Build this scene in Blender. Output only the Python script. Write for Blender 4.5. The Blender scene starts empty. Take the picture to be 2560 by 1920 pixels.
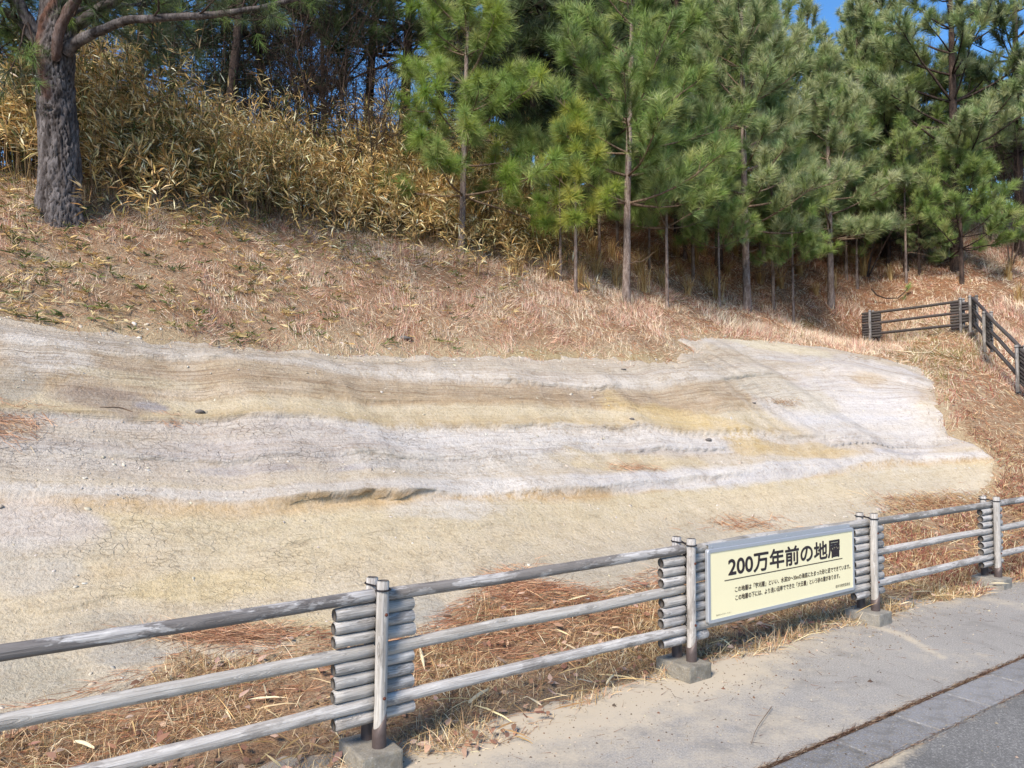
import bpy, math, random
import numpy as np
from mathutils import Vector, Matrix, Quaternion
C = bpy.context.scene.collection
scene = bpy.context.scene
R = math.radians
rng = np.random.default_rng(7)
random.seed(7)

# ------------------------------------------------------------------ camera, sky, sun, exposure
EYE = 1.72
PITCH = R(2.39)
cam_d = bpy.data.cameras.new('camera'); cam = bpy.data.objects.new('camera', cam_d); C.objects.link(cam)
cam_d.sensor_width = 36.0; cam_d.lens = 27.0; cam_d.clip_start = 0.05; cam_d.clip_end = 3000
cam.location = (0, 0, EYE); cam.rotation_euler = (R(90) + PITCH, 0, 0)
scene.camera = cam

SUN_EL, SUN_AZ = R(40), R(208)          # azimuth clockwise from +Y: behind the camera, to its left
w = bpy.data.worlds.new('World'); scene.world = w; w.use_nodes = True
nt = w.node_tree; nt.nodes.clear()
sky = nt.nodes.new('ShaderNodeTexSky'); sky.sky_type = 'NISHITA'; sky.sun_disc = False
sky.sun_elevation = SUN_EL; sky.sun_rotation = SUN_AZ
sky.altitude = 900; sky.air_density = 1.0; sky.dust_density = 0.0; sky.ozone_density = 2.6
bg = nt.nodes.new('ShaderNodeBackground'); bg.inputs['Strength'].default_value = 0.115
wo = nt.nodes.new('ShaderNodeOutputWorld')
tcw = nt.nodes.new('ShaderNodeTexCoord'); mpw = nt.nodes.new('ShaderNodeMapping'); mpw.inputs['Scale'].default_value = (1.0, 1.0, 2.2); mpw.inputs['Location'].default_value = (0.35, 1.7, 0.2)
cn = nt.nodes.new('ShaderNodeTexNoise'); cn.inputs['Scale'].default_value = 3.2; cn.inputs['Detail'].default_value = 7; cn.inputs['Roughness'].default_value = 0.55
cr = nt.nodes.new('ShaderNodeValToRGB'); cr.color_ramp.elements[0].position = 0.58; cr.color_ramp.elements[1].position = 0.78
cmx = nt.nodes.new('ShaderNodeMix'); cmx.data_type = 'RGBA'; cmx.inputs[7].default_value = (7.2, 7.4, 7.8, 1)
nt.links.new(tcw.outputs['Generated'], mpw.inputs['Vector']); nt.links.new(mpw.outputs[0], cn.inputs['Vector'])
nt.links.new(cn.outputs['Fac'], cr.inputs[0]); nt.links.new(cr.outputs[0], cmx.inputs[0])
hs = nt.nodes.new('ShaderNodeHueSaturation'); hs.inputs['Saturation'].default_value = 1.22; hs.inputs['Value'].default_value = 1.15
nt.links.new(sky.outputs[0], hs.inputs['Color']); nt.links.new(hs.outputs[0], cmx.inputs[6]); nt.links.new(cmx.outputs[2], bg.inputs[0]); nt.links.new(bg.outputs[0], wo.inputs[0])

sd_ = bpy.data.lights.new('sun', 'SUN'); sd_.energy = 4.0; sd_.angle = R(18); sd_.color = (1.0, 0.89, 0.76)
so = bpy.data.objects.new('sun', sd_); C.objects.link(so)
sdir = Vector((math.sin(SUN_AZ) * math.cos(SUN_EL), math.cos(SUN_AZ) * math.cos(SUN_EL), math.sin(SUN_EL)))
so.rotation_euler = sdir.to_track_quat('Z', 'Y').to_euler(); so.location = sdir * 60
vs = scene.view_settings
scene.display_settings.display_device = 'sRGB'
vs.view_transform = 'Standard'; vs.look = 'None'; vs.exposure = 0.88; vs.gamma = 1.0; vs.use_curve_mapping = False
scene.cycles.max_bounces = 6; scene.cycles.diffuse_bounces = 3; scene.cycles.transparent_max_bounces = 4

# ------------------------------------------------------------------ helpers
def lin(r, g, b, k=1.0):
    f = lambda c: (c / 12.92 if c <= 0.04045 else ((c + 0.055) / 1.055) ** 2.4) * k
    return (f(r / 255), f(g / 255), f(b / 255))

def sstep(a, b, x):
    t = np.clip((x - a) / (b - a), 0, 1); return t * t * (3 - 2 * t)

def _hash(ix, iy, iz, seed):
    M = np.uint32
    h = ix.astype(M) * M(374761393) ^ iy.astype(M) * M(668265263) ^ iz.astype(M) * M(2246822519) ^ M(seed * 7919 + 13)
    h ^= h >> M(15); h *= M(2246822519); h ^= h >> M(13); h *= M(3266489917); h ^= h >> M(16)
    return h.astype(np.float64) / 4294967295.0

def vnoise(x, y, z=None, seed=0):
    x = np.asarray(x, float); y = np.asarray(y, float)
    z = np.zeros_like(x) if z is None else np.asarray(z, float)
    xi, yi, zi = [np.floor(a).astype(np.int64) for a in (x, y, z)]
    u, v, q = x - xi, y - yi, z - zi
    u, v, q = [a * a * (3 - 2 * a) for a in (u, v, q)]
    r = 0
    for a in (0, 1):
        for b in (0, 1):
            for c in (0, 1):
                r = r + _hash((xi + a) & 0xFFFFFF, (yi + b) & 0xFFFFFF, (zi + c) & 0xFFFFFF, seed) * (u if a else 1 - u) * (v if b else 1 - v) * (q if c else 1 - q)
    return r * 2 - 1

def fbm(x, y, z=None, seed=0, octv=4, rough=0.5):
    a, s, t, n = 1.0, 0.0, 0.0, 1.0
    x = np.asarray(x, float); y = np.asarray(y, float)
    for o in range(octv):
        s = s + a * vnoise(x * n, y * n, None if z is None else np.asarray(z) * n, seed + o); t += a; a *= rough; n *= 2.03
    return s / t

def worley(x, y, seed=0, period=0):
    """F1 and F2 distances; period wraps x (for trunks)"""
    xi = np.floor(x).astype(np.int64); yi = np.floor(y).astype(np.int64)
    f1 = np.full(np.shape(x), 9.0); f2 = f1.copy()
    for a in (-1, 0, 1):
        for b in (-1, 0, 1):
            cx, cy = xi + a, yi + b
            hx = (cx % period if period else cx) & 0xFFFFFF; hy = cy & 0xFFFFFF
            px = cx + _hash(hx, hy, hx * 0, seed); py = cy + _hash(hx, hy, hx * 0, seed + 5)
            dd = np.hypot(px - x, py - y)
            f2 = np.minimum(f2, np.maximum(f1, dd)); f1 = np.minimum(f1, dd)
    return f1, f2

def mesh_np(name, V, faces, mat=None, smooth=False, cols=None, attrs=None, uv=None, mats=None, midx=None):
    """V (n,3); faces: list of int arrays (m,k)"""
    me = bpy.data.meshes.new(name)
    V = np.ascontiguousarray(V, np.float32)
    faces = [np.asarray(f, np.int32) for f in (faces if isinstance(faces, (list, tuple)) else [faces]) if len(f)]
    tot = np.concatenate([np.full(len(f), f.shape[1], np.int32) for f in faces])
    idx = np.concatenate([f.ravel() for f in faces])
    me.vertices.add(len(V)); me.vertices.foreach_set('co', V.ravel())
    me.loops.add(len(idx)); me.loops.foreach_set('vertex_index', idx)
    me.polygons.add(len(tot))
    st = np.zeros(len(tot), np.int32); st[1:] = np.cumsum(tot)[:-1]
    me.polygons.foreach_set('loop_start', st); me.polygons.foreach_set('loop_total', tot)
    if smooth is not False:
        me.polygons.foreach_set('use_smooth', np.full(len(tot), True) if smooth is True else np.asarray(smooth, bool))
    if midx is not None: me.polygons.foreach_set('material_index', np.asarray(midx, np.int32))
    me.update(calc_edges=True)
    if cols is not None:
        a = me.attributes.new('Col', 'FLOAT_COLOR', 'POINT')
        c4 = np.ones((len(V), 4), np.float32); c4[:, :cols.shape[1]] = cols
        a.data.foreach_set('color', c4.ravel())
    for k, v in (attrs or {}).items():
        v = np.asarray(v, np.float32)
        if v.ndim == 1:
            a = me.attributes.new(k, 'FLOAT', 'POINT'); a.data.foreach_set('value', v)
        elif v.shape[1] == 4:
            a = me.attributes.new(k, 'FLOAT_COLOR', 'POINT'); a.data.foreach_set('color', v.ravel())
        else:
            a = me.attributes.new(k, 'FLOAT_VECTOR', 'POINT'); a.data.foreach_set('vector', v.ravel())
    for m in (mats or ([mat] if mat else [])): me.materials.append(m)
    return me

def link(name, me, parent=None, loc=None, quat=None):
    o = bpy.data.objects.new(name, me); C.objects.link(o)
    if parent is not None: o.parent = parent
    if loc is not None: o.location = loc
    if quat is not None: o.rotation_mode = 'QUATERNION'; o.rotation_quaternion = quat
    return o

def tag(o, label=None, cat=None, group=None, kind=None):
    if label: o['label'] = label
    if cat: o['category'] = cat
    if group: o['group'] = group
    if kind: o['kind'] = kind
    return o

class MB:
    def __init__(s): s.V = []; s.F = {}; s.n = 0; s.S = []
    def add(s, V, F, mi=0):
        V = np.asarray(V, float); F = np.asarray(F, int)
        s.V.append(V); s.F.setdefault((F.shape[1], mi), []).append(F + s.n); s.n += len(V)
    def addm(s, V, Fs):
        V = np.asarray(V, float); s.V.append(V)
        for F, mi in Fs:
            F = np.asarray(F, int); s.F.setdefault((F.shape[1], mi), []).append(F + s.n)
        s.n += len(V)
    def mesh(s, name, mats, smooth=True, **kw):
        V = np.concatenate(s.V); fs = []; mi = []; sm = []
        for (k, m), lst in s.F.items():
            f = np.concatenate(lst); fs.append(f); mi += [m] * len(f); sm += [smooth and k < 5] * len(f)
        return mesh_np(name, V, fs, mats=mats, midx=mi, smooth=sm, **kw)

def tube(pts, rad, n=8, cap=False, closed=False):
    P = np.asarray(pts, float); r = np.broadcast_to(np.asarray(rad, float), (len(P),))
    T = np.gradient(P, axis=0) if not closed else np.roll(P, -1, 0) - np.roll(P, 1, 0)
    T /= np.linalg.norm(T, axis=1, keepdims=True) + 1e-12
    ref = np.array([0, 0, 1.0]) if abs(T[0, 2]) < 0.8 else np.array([1.0, 0, 0])
    A = np.zeros_like(P); prev = ref - T[0] * ref.dot(T[0]); prev /= np.linalg.norm(prev)
    for i in range(len(P)):
        a = prev - T[i] * prev.dot(T[i]); a /= np.linalg.norm(a) + 1e-12; A[i] = a; prev = a
    B = np.cross(T, A)
    th = np.linspace(0, 2 * np.pi, n, endpoint=False)
    V = (P[:, None] + r[:, None, None] * (np.cos(th)[None, :, None] * A[:, None] + np.sin(th)[None, :, None] * B[:, None])).reshape(-1, 3)
    m = len(P); F = []
    rows = m if closed else m - 1
    i = np.arange(rows)[:, None]; j = np.arange(n)[None]
    F = np.stack([i * n + j, i * n + (j + 1) % n, ((i + 1) % m) * n + (j + 1) % n, ((i + 1) % m) * n + j], -1).reshape(-1, 4)
    return V, F

def nrm(a): return a / (np.linalg.norm(a, axis=-1, keepdims=True) + 1e-9)

def rvec(n): return nrm(rng.normal(size=(n, 3)))

def blades(P, D, L, W, droop=0.0, segs=1, side=None):
    """grass or needle blades; returns V, F, verts per blade"""
    n = len(P); L = np.broadcast_to(L, (n,))[:, None]; W = np.broadcast_to(W, (n,))[:, None]
    dr = np.broadcast_to(droop, (n,))[:, None] * np.array([0, 0, -1.0])
    S = nrm(np.cross(D, rvec(n) if side is None else side)) * W * 0.5
    k = np.arange(n)[:, None]
    if segs == 1:
        V = np.stack([P - S, P + S, P + D * L + dr * L], 1).reshape(-1, 3)
        return V, k * 3 + np.array([[0, 1, 2]]), 3
    M = P + D * L * 0.55 + dr * L * 0.25
    V = np.stack([P - S, P + S, M - S * 0.8, M + S * 0.8, P + D * L + dr * L], 1).reshape(-1, 3)
    F = (k[:, :, None] * 5 + np.array([[[0, 1, 3], [0, 3, 2], [2, 3, 4]]])).reshape(-1, 3)
    return V, F, 5

def leaves(P, D, L, W, droop=0.0, up=None):
    n = len(P); L = np.broadcast_to(L, (n,))[:, None]; W = np.broadcast_to(W, (n,))[:, None]
    dr = np.broadcast_to(droop, (n,))[:, None] * np.array([0, 0, -1.0])
    S = nrm(np.cross(D, rvec(n) if up is None else up)) * W * 0.5
    N = nrm(np.cross(S, D)) * W * 0.12
    M1 = P + D * L * 0.3 + dr * L * 0.08; M2 = P + D * L * 0.66 + dr * L * 0.4; T = P + D * L + dr * L
    V = np.stack([P, M1 - S + N, M1 + S + N, M2 - S * 0.75, M2 + S * 0.75, T], 1).reshape(-1, 3)
    k = np.arange(n)[:, None, None]
    F = (k * 6 + np.array([[[0, 2, 1], [1, 2, 4], [1, 4, 3], [3, 4, 5]]])).reshape(-1, 3)
    return V, F, 6

def leaves2(P, D, L, W, droop=0.0, up=None):
    n = len(P); L = np.broadcast_to(L, (n,))[:, None]; W = np.broadcast_to(W, (n,))[:, None]
    dr = np.broadcast_to(droop, (n,))[:, None] * np.array([0, 0, -1.0])
    S = nrm(np.cross(D, rvec(n) if up is None else up)) * W * 0.5; N = nrm(np.cross(S, D)) * W * 0.15
    M = P + D * L * 0.4 + dr * L * 0.12
    V = np.stack([P, M - S + N, M + S + N, P + D * L + dr * L], 1).reshape(-1, 3)
    return V, (np.arange(n)[:, None, None] * 4 + np.array([[[0, 2, 1], [1, 2, 3]]])).reshape(-1, 3), 4

def pick(n, pal, jit=0.12, wts=None):
    pal = np.asarray(pal, float); wts = None if wts is None else np.asarray(wts, float) / np.sum(wts)
    c = pal[rng.choice(len(pal), n, p=wts)]
    return np.clip(c * (1 + rng.normal(size=(n, 1)) * jit) * (1 + rng.normal(size=(n, 3)) * jit * 0.25), 0.004, 0.9)

# ------------------------------------------------------------------ frame of the fence and the picture
P1 = np.array([-0.652, 3.84]); U = np.array([0.813, 0.582]); U = U / np.linalg.norm(U); N_ = np.array([-U[1], U[0]])
def sd2xy(s, d): return P1[0] + U[0] * s + N_[0] * d, P1[1] + U[1] * s + N_[1] * d
def xy2sd(x, y): x = x - P1[0]; y = y - P1[1]; return x * U[0] + y * U[1], x * N_[0] + y * N_[1]
cp, sp = math.cos(PITCH), math.sin(PITCH)
def ray(px, py):
    a = (np.asarray(px, float) - 1280) / 1920; b = (960 - np.asarray(py, float)) / 1920
    return np.stack([a, cp - b * sp, sp + b * cp], -1)
def project(x, y, z):
    z = z - EYE; f = y * cp + z * sp; u = -y * sp + z * cp; f = np.maximum(f, 1e-3)
    return 1280 + 1920 * x / f, 960 - 1920 * u / f

# ------------------------------------------------------------------ shape of the hillside (metres along the fence, away from it, up)
CTRL = np.array([(-1.54,1.54,.05),(-.24,1.55,.12),(1.74,1.46,.22),(5.4,2.04,.32),(7.75,1.7,.4),(10.2,1.55,.75),(10.4,1.95,1.13),(12.5,3.57,2.58),
 (11.7,.94,.9),(13.4,2.3,2.1),(16.4,4.44,3.5),(16.6,6.9,3.5),(16.7,7.95,4.5),(12.4,7.3,4.0),(8.1,6.7,3.75),(8.8,5.6,3.0),(7.4,4.7,2.55),
 (4.5,5.2,2.49),(2.4,5.5,2.46),(-1.4,5.6,2.66),(-.74,7.4,4.1),(1.8,8.7,4.92),(5.6,9.1,5.0),(.2,9.05,5.2),(19.6,10.8,7.2),(24.9,14.4,11.2),
 (21.7,8.1,6.7),(19.9,5.7,5.1),(18.4,4.3,3.9),(-5,1.5,.0),(-5,5.6,2.6),(-5,8,4.4),(-10,6,2.6),(-10,9,4.8),(0,12,5.4),(-6,12,5.3),(6,12,6.2),
 (12,12,7.2),(0,18,5.2),(6,18,6.2),(12,18,8.3),(18,15,9.8),(18,20,10.8),(25,20,12),(30,14,12),(-6,18,5.2),(-12,14,5.2),(30,5,6.5),(30,8,9),(24,4,5),
 (14,4.4,2.9),(14.8,7.3,3.7)] +
 [(s, 0.0, -.05) for s in range(-12, 33, 3)] + [(s, -2.0, -.05) for s in range(-12, 33, 4)])
CTRL[:, 2] += 0.05
def _tps():
    A = CTRL[:, :2]; n = len(A); r2 = ((A[:, None] - A[None]) ** 2).sum(-1)
    K = 0.5 * r2 * np.log(r2 + 1e-9) + np.eye(n) * 0.05
    Pm = np.c_[np.ones(n), A]; M = np.block([[K, Pm], [Pm.T, np.zeros((3, 3))]])
    return np.linalg.solve(M, np.r_[CTRL[:, 2], 0, 0, 0])
TW = _tps()
def H0(s, d):
    s = np.clip(np.asarray(s, float), -12, 32); d = np.clip(np.asarray(d, float), -1.5, 22)
    sh = s.shape; s = s.ravel(); d = d.ravel(); out = np.empty(len(s))
    for i in range(0, len(s), 40000):
        a = s[i:i+40000, None]; b = d[i:i+40000, None]
        r2 = (a - CTRL[None, :, 0]) ** 2 + (b - CTRL[None, :, 1]) ** 2
        out[i:i+40000] = (0.5 * r2 * np.log(r2 + 1e-9)) @ TW[:-3] + TW[-3] + a[:, 0] * TW[-2] + b[:, 0] * TW[-1]
    return (np.maximum(out, 0) * sstep(0.0, 0.8, d)).reshape(sh)

GS = np.arange(-12, 32.01, 0.1); GD = np.arange(-1.5, 22.01, 0.1)
_gs, _gd = np.meshgrid(GS, GD, indexing='ij')
HB = H0(_gs, _gd)
def bil(G, s, d):
    a = np.clip((np.asarray(s) - GS[0]) / 0.1, 0, len(GS) - 1.001); b = np.clip((np.asarray(d) - GD[0]) / 0.1, 0, len(GD) - 1.001)
    i = a.astype(int); j = b.astype(int); u = a - i; v = b - j
    return G[i, j] * (1-u) * (1-v) + G[i+1, j] * u * (1-v) + G[i, j+1] * (1-u) * v + G[i+1, j+1] * u * v
def cast(px, py, G=None):
    """where the sight line through a picture point meets the hill: x, y, z"""
    G = HB if G is None else G
    D = ray(px, py); D = D.reshape(-1, 3); t = np.arange(1.5, 70, 0.04)
    X = D[:, None, 0] * t; Y = D[:, None, 1] * t; Z = EYE + D[:, None, 2] * t
    s, d = xy2sd(X, Y); hit = Z <= bil(G, s, d)
    k = np.where(hit.any(1), hit.argmax(1), len(t) - 1)
    return np.stack([D[:, 0] * t[k], D[:, 1] * t[k], EYE + D[:, 2] * t[k]], -1)

# outline of the bare rock
ROCK_PX = [(-1100,760),(-500,760),(0,800),(130,830),(330,850),(600,872),(900,885),(1200,893),(1480,902),(1690,903),(1720,885),(1735,868),(1690,848),(1760,843),
 (1900,853),(2060,868),(2200,895),(2300,925),(2335,960),(2352,1020),(2368,1090),(2430,1112),(2482,1150),(2478,1200),(2430,1240),(2300,1262),(2200,1285),
 (2120,1320),(2000,1365),(1850,1415),(1750,1445),(1640,1472),(1542,1498),(1400,1503),(1330,1498),(1298,1482),(1237,1525),(1120,1575),(1041,1603),(830,1588),(692,1623),(570,1652),(476,1631),(439,1652),(399,1692),(250,1755),
 (102,1794),(0,1850),(-400,1990),(-1100,2250)]
_q = cast(np.array([p[0] for p in ROCK_PX]), np.array([p[1] for p in ROCK_PX]))
RS, RD = xy2sd(_q[:, 0], _q[:, 1])
RS[0], RD[0] = -9, 5.6; RS[1], RD[1] = -4.5, 5.6; RS[-1], RD[-1] = -9, 1.3; RS[-2], RD[-2] = -3.5, 1.3
def rock_sd(s, d):
    """signed distance to the rock outline, + inside"""
    s = np.asarray(s, float); d = np.asarray(d, float); sh = s.shape; s = s.ravel(); d = d.ravel()
    best = np.full(len(s), 1e9); ins = np.zeros(len(s), bool)
    n = len(RS)
    for i in range(n):
        ax, ay, bx, by = RS[i], RD[i], RS[(i+1) % n], RD[(i+1) % n]
        ex, ey = bx - ax, by - ay; L2 = ex*ex + ey*ey + 1e-12
        t = np.clip(((s-ax)*ex + (d-ay)*ey) / L2, 0, 1)
        best = np.minimum(best, (s-ax-t*ex)**2 + (d-ay-t*ey)**2)
        c = (ay > d) != (by > d)
        xx = ax + (d-ay) * ex / (ey if abs(ey) > 1e-9 else 1e-9)
        ins ^= c & (s < xx)
    return (np.sqrt(best) * np.where(ins, 1, -1)).reshape(sh)
RSD = rock_sd(_gs, _gd)
_soil = 0.05 * fbm(_gs * 0.9, _gd * 0.9, seed=3) + 0.05 * fbm(_gs * 3.1, _gd * 3.1, seed=9, octv=3)
HG = HB + _soil * sstep(0.1, 1.2, _gd) - 0.10 * sstep(0.05, 0.35, RSD) - 0.02 * sstep(0.25, -0.05, _gd) - 0.25 * sstep(-0.3, -0.9, _gd)
def ground(s, d): return bil(HG, s, d)
def gxy(x, y):
    s, d = xy2sd(np.asarray(x, float), np.asarray(y, float)); return ground(s, d)

# ------------------------------------------------------------------ node material helper
def new_mat(name):
    m = bpy.data.materials.new(name); m.use_nodes = True
    nt = m.node_tree; nt.nodes.clear()
    out = nt.nodes.new('ShaderNodeOutputMaterial'); b = nt.nodes.new('ShaderNodeBsdfPrincipled')
    nt.links.new(b.outputs[0], out.inputs[0]); b.inputs['Roughness'].default_value = 0.85
    b.inputs['Specular IOR Level'].default_value = 0.25
    return m, nt, b, out
class NG:
    def __init__(s, nt): s.nt = nt
    def n(s, t, **kw):
        x = s.nt.nodes.new(t)
        for k, v in kw.items():
            if k.startswith('i_'):
                key = k[2:]; x.inputs[int(key) if key.isdigit() else key.replace('_', ' ')].default_value = v
            else: setattr(x, k, v)
        return x
    def l(s, a, b): s.nt.links.new(a, b)
    def noise(s, vec, scale, detail=4, rough=0.55, dist=0.0):
        x = s.n('ShaderNodeTexNoise'); x.inputs['Scale'].default_value = scale; x.inputs['Detail'].default_value = detail
        x.inputs['Roughness'].default_value = rough; x.inputs['Distortion'].default_value = dist
        if vec is not None: s.l(vec, x.inputs['Vector'])
        return x.outputs['Fac']
    def ramp(s, fac, stops, interp='LINEAR'):
        x = s.n('ShaderNodeValToRGB'); r = x.color_ramp; r.interpolation = interp
        while len(r.elements) < len(stops): r.elements.new(0.5)
        for e, (p, c) in zip(r.elements, stops):
            e.position = p; e.color = (c, c, c, 1) if not hasattr(c, '__len__') else (*c[:3], 1)
        s.l(fac, x.inputs[0]); return x.outputs[0]
    def mix(s, fac, a, b, mode='MIX'):
        x = s.n('ShaderNodeMix', data_type='RGBA', blend_type=mode)
        for v, i in ((fac, 0), (a, 6), (b, 7)):
            if hasattr(v, 'is_linked') or hasattr(v, 'links'): s.l(v, x.inputs[i])
            else: x.inputs[i].default_value = v if i == 0 else (*v[:3], 1)
        return x.outputs[2]
    def math(s, op, a, b=0.0):
        x = s.n('ShaderNodeMath', operation=op)
        for i, v in enumerate((a, b)):
            if hasattr(v, 'links'): s.l(v, x.inputs[i])
            else: x.inputs[i].default_value = v
        return x.outputs[0]
    def mapping(s, vec, scale=(1, 1, 1), loc=(0, 0, 0)):
        x = s.n('ShaderNodeMapping'); x.inputs['Scale'].default_value = scale; x.inputs['Location'].default_value = loc
        s.l(vec, x.inputs['Vector']); return x.outputs[0]
    def bump(s, h, strength, dist, nrm=None):
        x = s.n('ShaderNodeBump'); x.inputs['Strength'].default_value = strength; x.inputs['Distance'].default_value = dist
        s.l(h, x.inputs['Height'])
        if nrm is not None: s.l(nrm, x.inputs['Normal'])
        return x.outputs[0]

def foliage_mat(name, trans=0.25, rough=0.55, spec=0.3):
    m, nt, b, out = new_mat(name); g = NG(nt)
    a = g.n('ShaderNodeAttribute', attribute_name='Col')
    g.l(a.outputs['Color'], b.inputs['Base Color']); b.inputs['Roughness'].default_value = rough; b.inputs['Specular IOR Level'].default_value = spec
    if trans:
        t = g.n('ShaderNodeBsdfTranslucent'); g.l(a.outputs['Color'], t.inputs[0])
        mx = g.n('ShaderNodeMixShader'); mx.inputs[0].default_value = trans
        g.l(b.outputs[0], mx.inputs[1]); g.l(t.outputs[0], mx.inputs[2]); g.l(mx.outputs[0], out.inputs[0])
    return m
M_NEEDLE = foliage_mat('pine_needles', 0.28, 0.45, 0.35)
M_LEAF = foliage_mat('dry_leaf', 0.25, 0.6, 0.25)
M_GRASS = foliage_mat('dry_grass', 0.15, 0.75, 0.15)
M_DARKLEAF = foliage_mat('dark_leaf', 0.2, 0.5, 0.3)

# soil under the grass
def soil_mat():
    m, nt, b, out = new_mat('hillside_soil'); g = NG(nt)
    tc = g.n('ShaderNodeTexCoord').outputs['Object']
    n1 = g.noise(tc, 1.3, 5, 0.6); n2 = g.noise(tc, 14, 5, 0.65); n3 = g.noise(tc, 70, 3, 0.6)
    c = g.ramp(n1, [(0.3, lin(140, 112, 86)), (0.5, lin(156, 132, 106)), (0.7, lin(164, 150, 128))])
    c = g.mix(g.ramp(n2, [(0.4, 0.0), (0.65, 0.8)]), c, lin(124, 92, 66))
    rust = g.n('ShaderNodeAttribute', attribute_name='rust').outputs['Fac']
    c = g.mix(g.math('MULTIPLY', rust, 0.6), c, lin(120, 80, 54))
    moss = g.n('ShaderNodeAttribute', attribute_name='moss').outputs['Fac']
    c = g.mix(moss, c, lin(120, 108, 40))
    sand = g.n('ShaderNodeAttribute', attribute_name='sand').outputs['Fac']
    c = g.mix(sand, c, lin(176, 160, 130))
    c = g.mix(g.ramp(n3, [(0.35, 0.5), (0.6, 0.0)]), c, lin(70, 50, 36))
    g.l(c, b.inputs['Base Color']); b.inputs['Roughness'].default_value = 0.95
    g.l(g.bump(g.math('ADD', n2, g.math('MULTIPLY', n3, 0.4)), 0.8, 0.04), b.inputs['Normal'])
    return m
M_SOIL = soil_mat()

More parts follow.
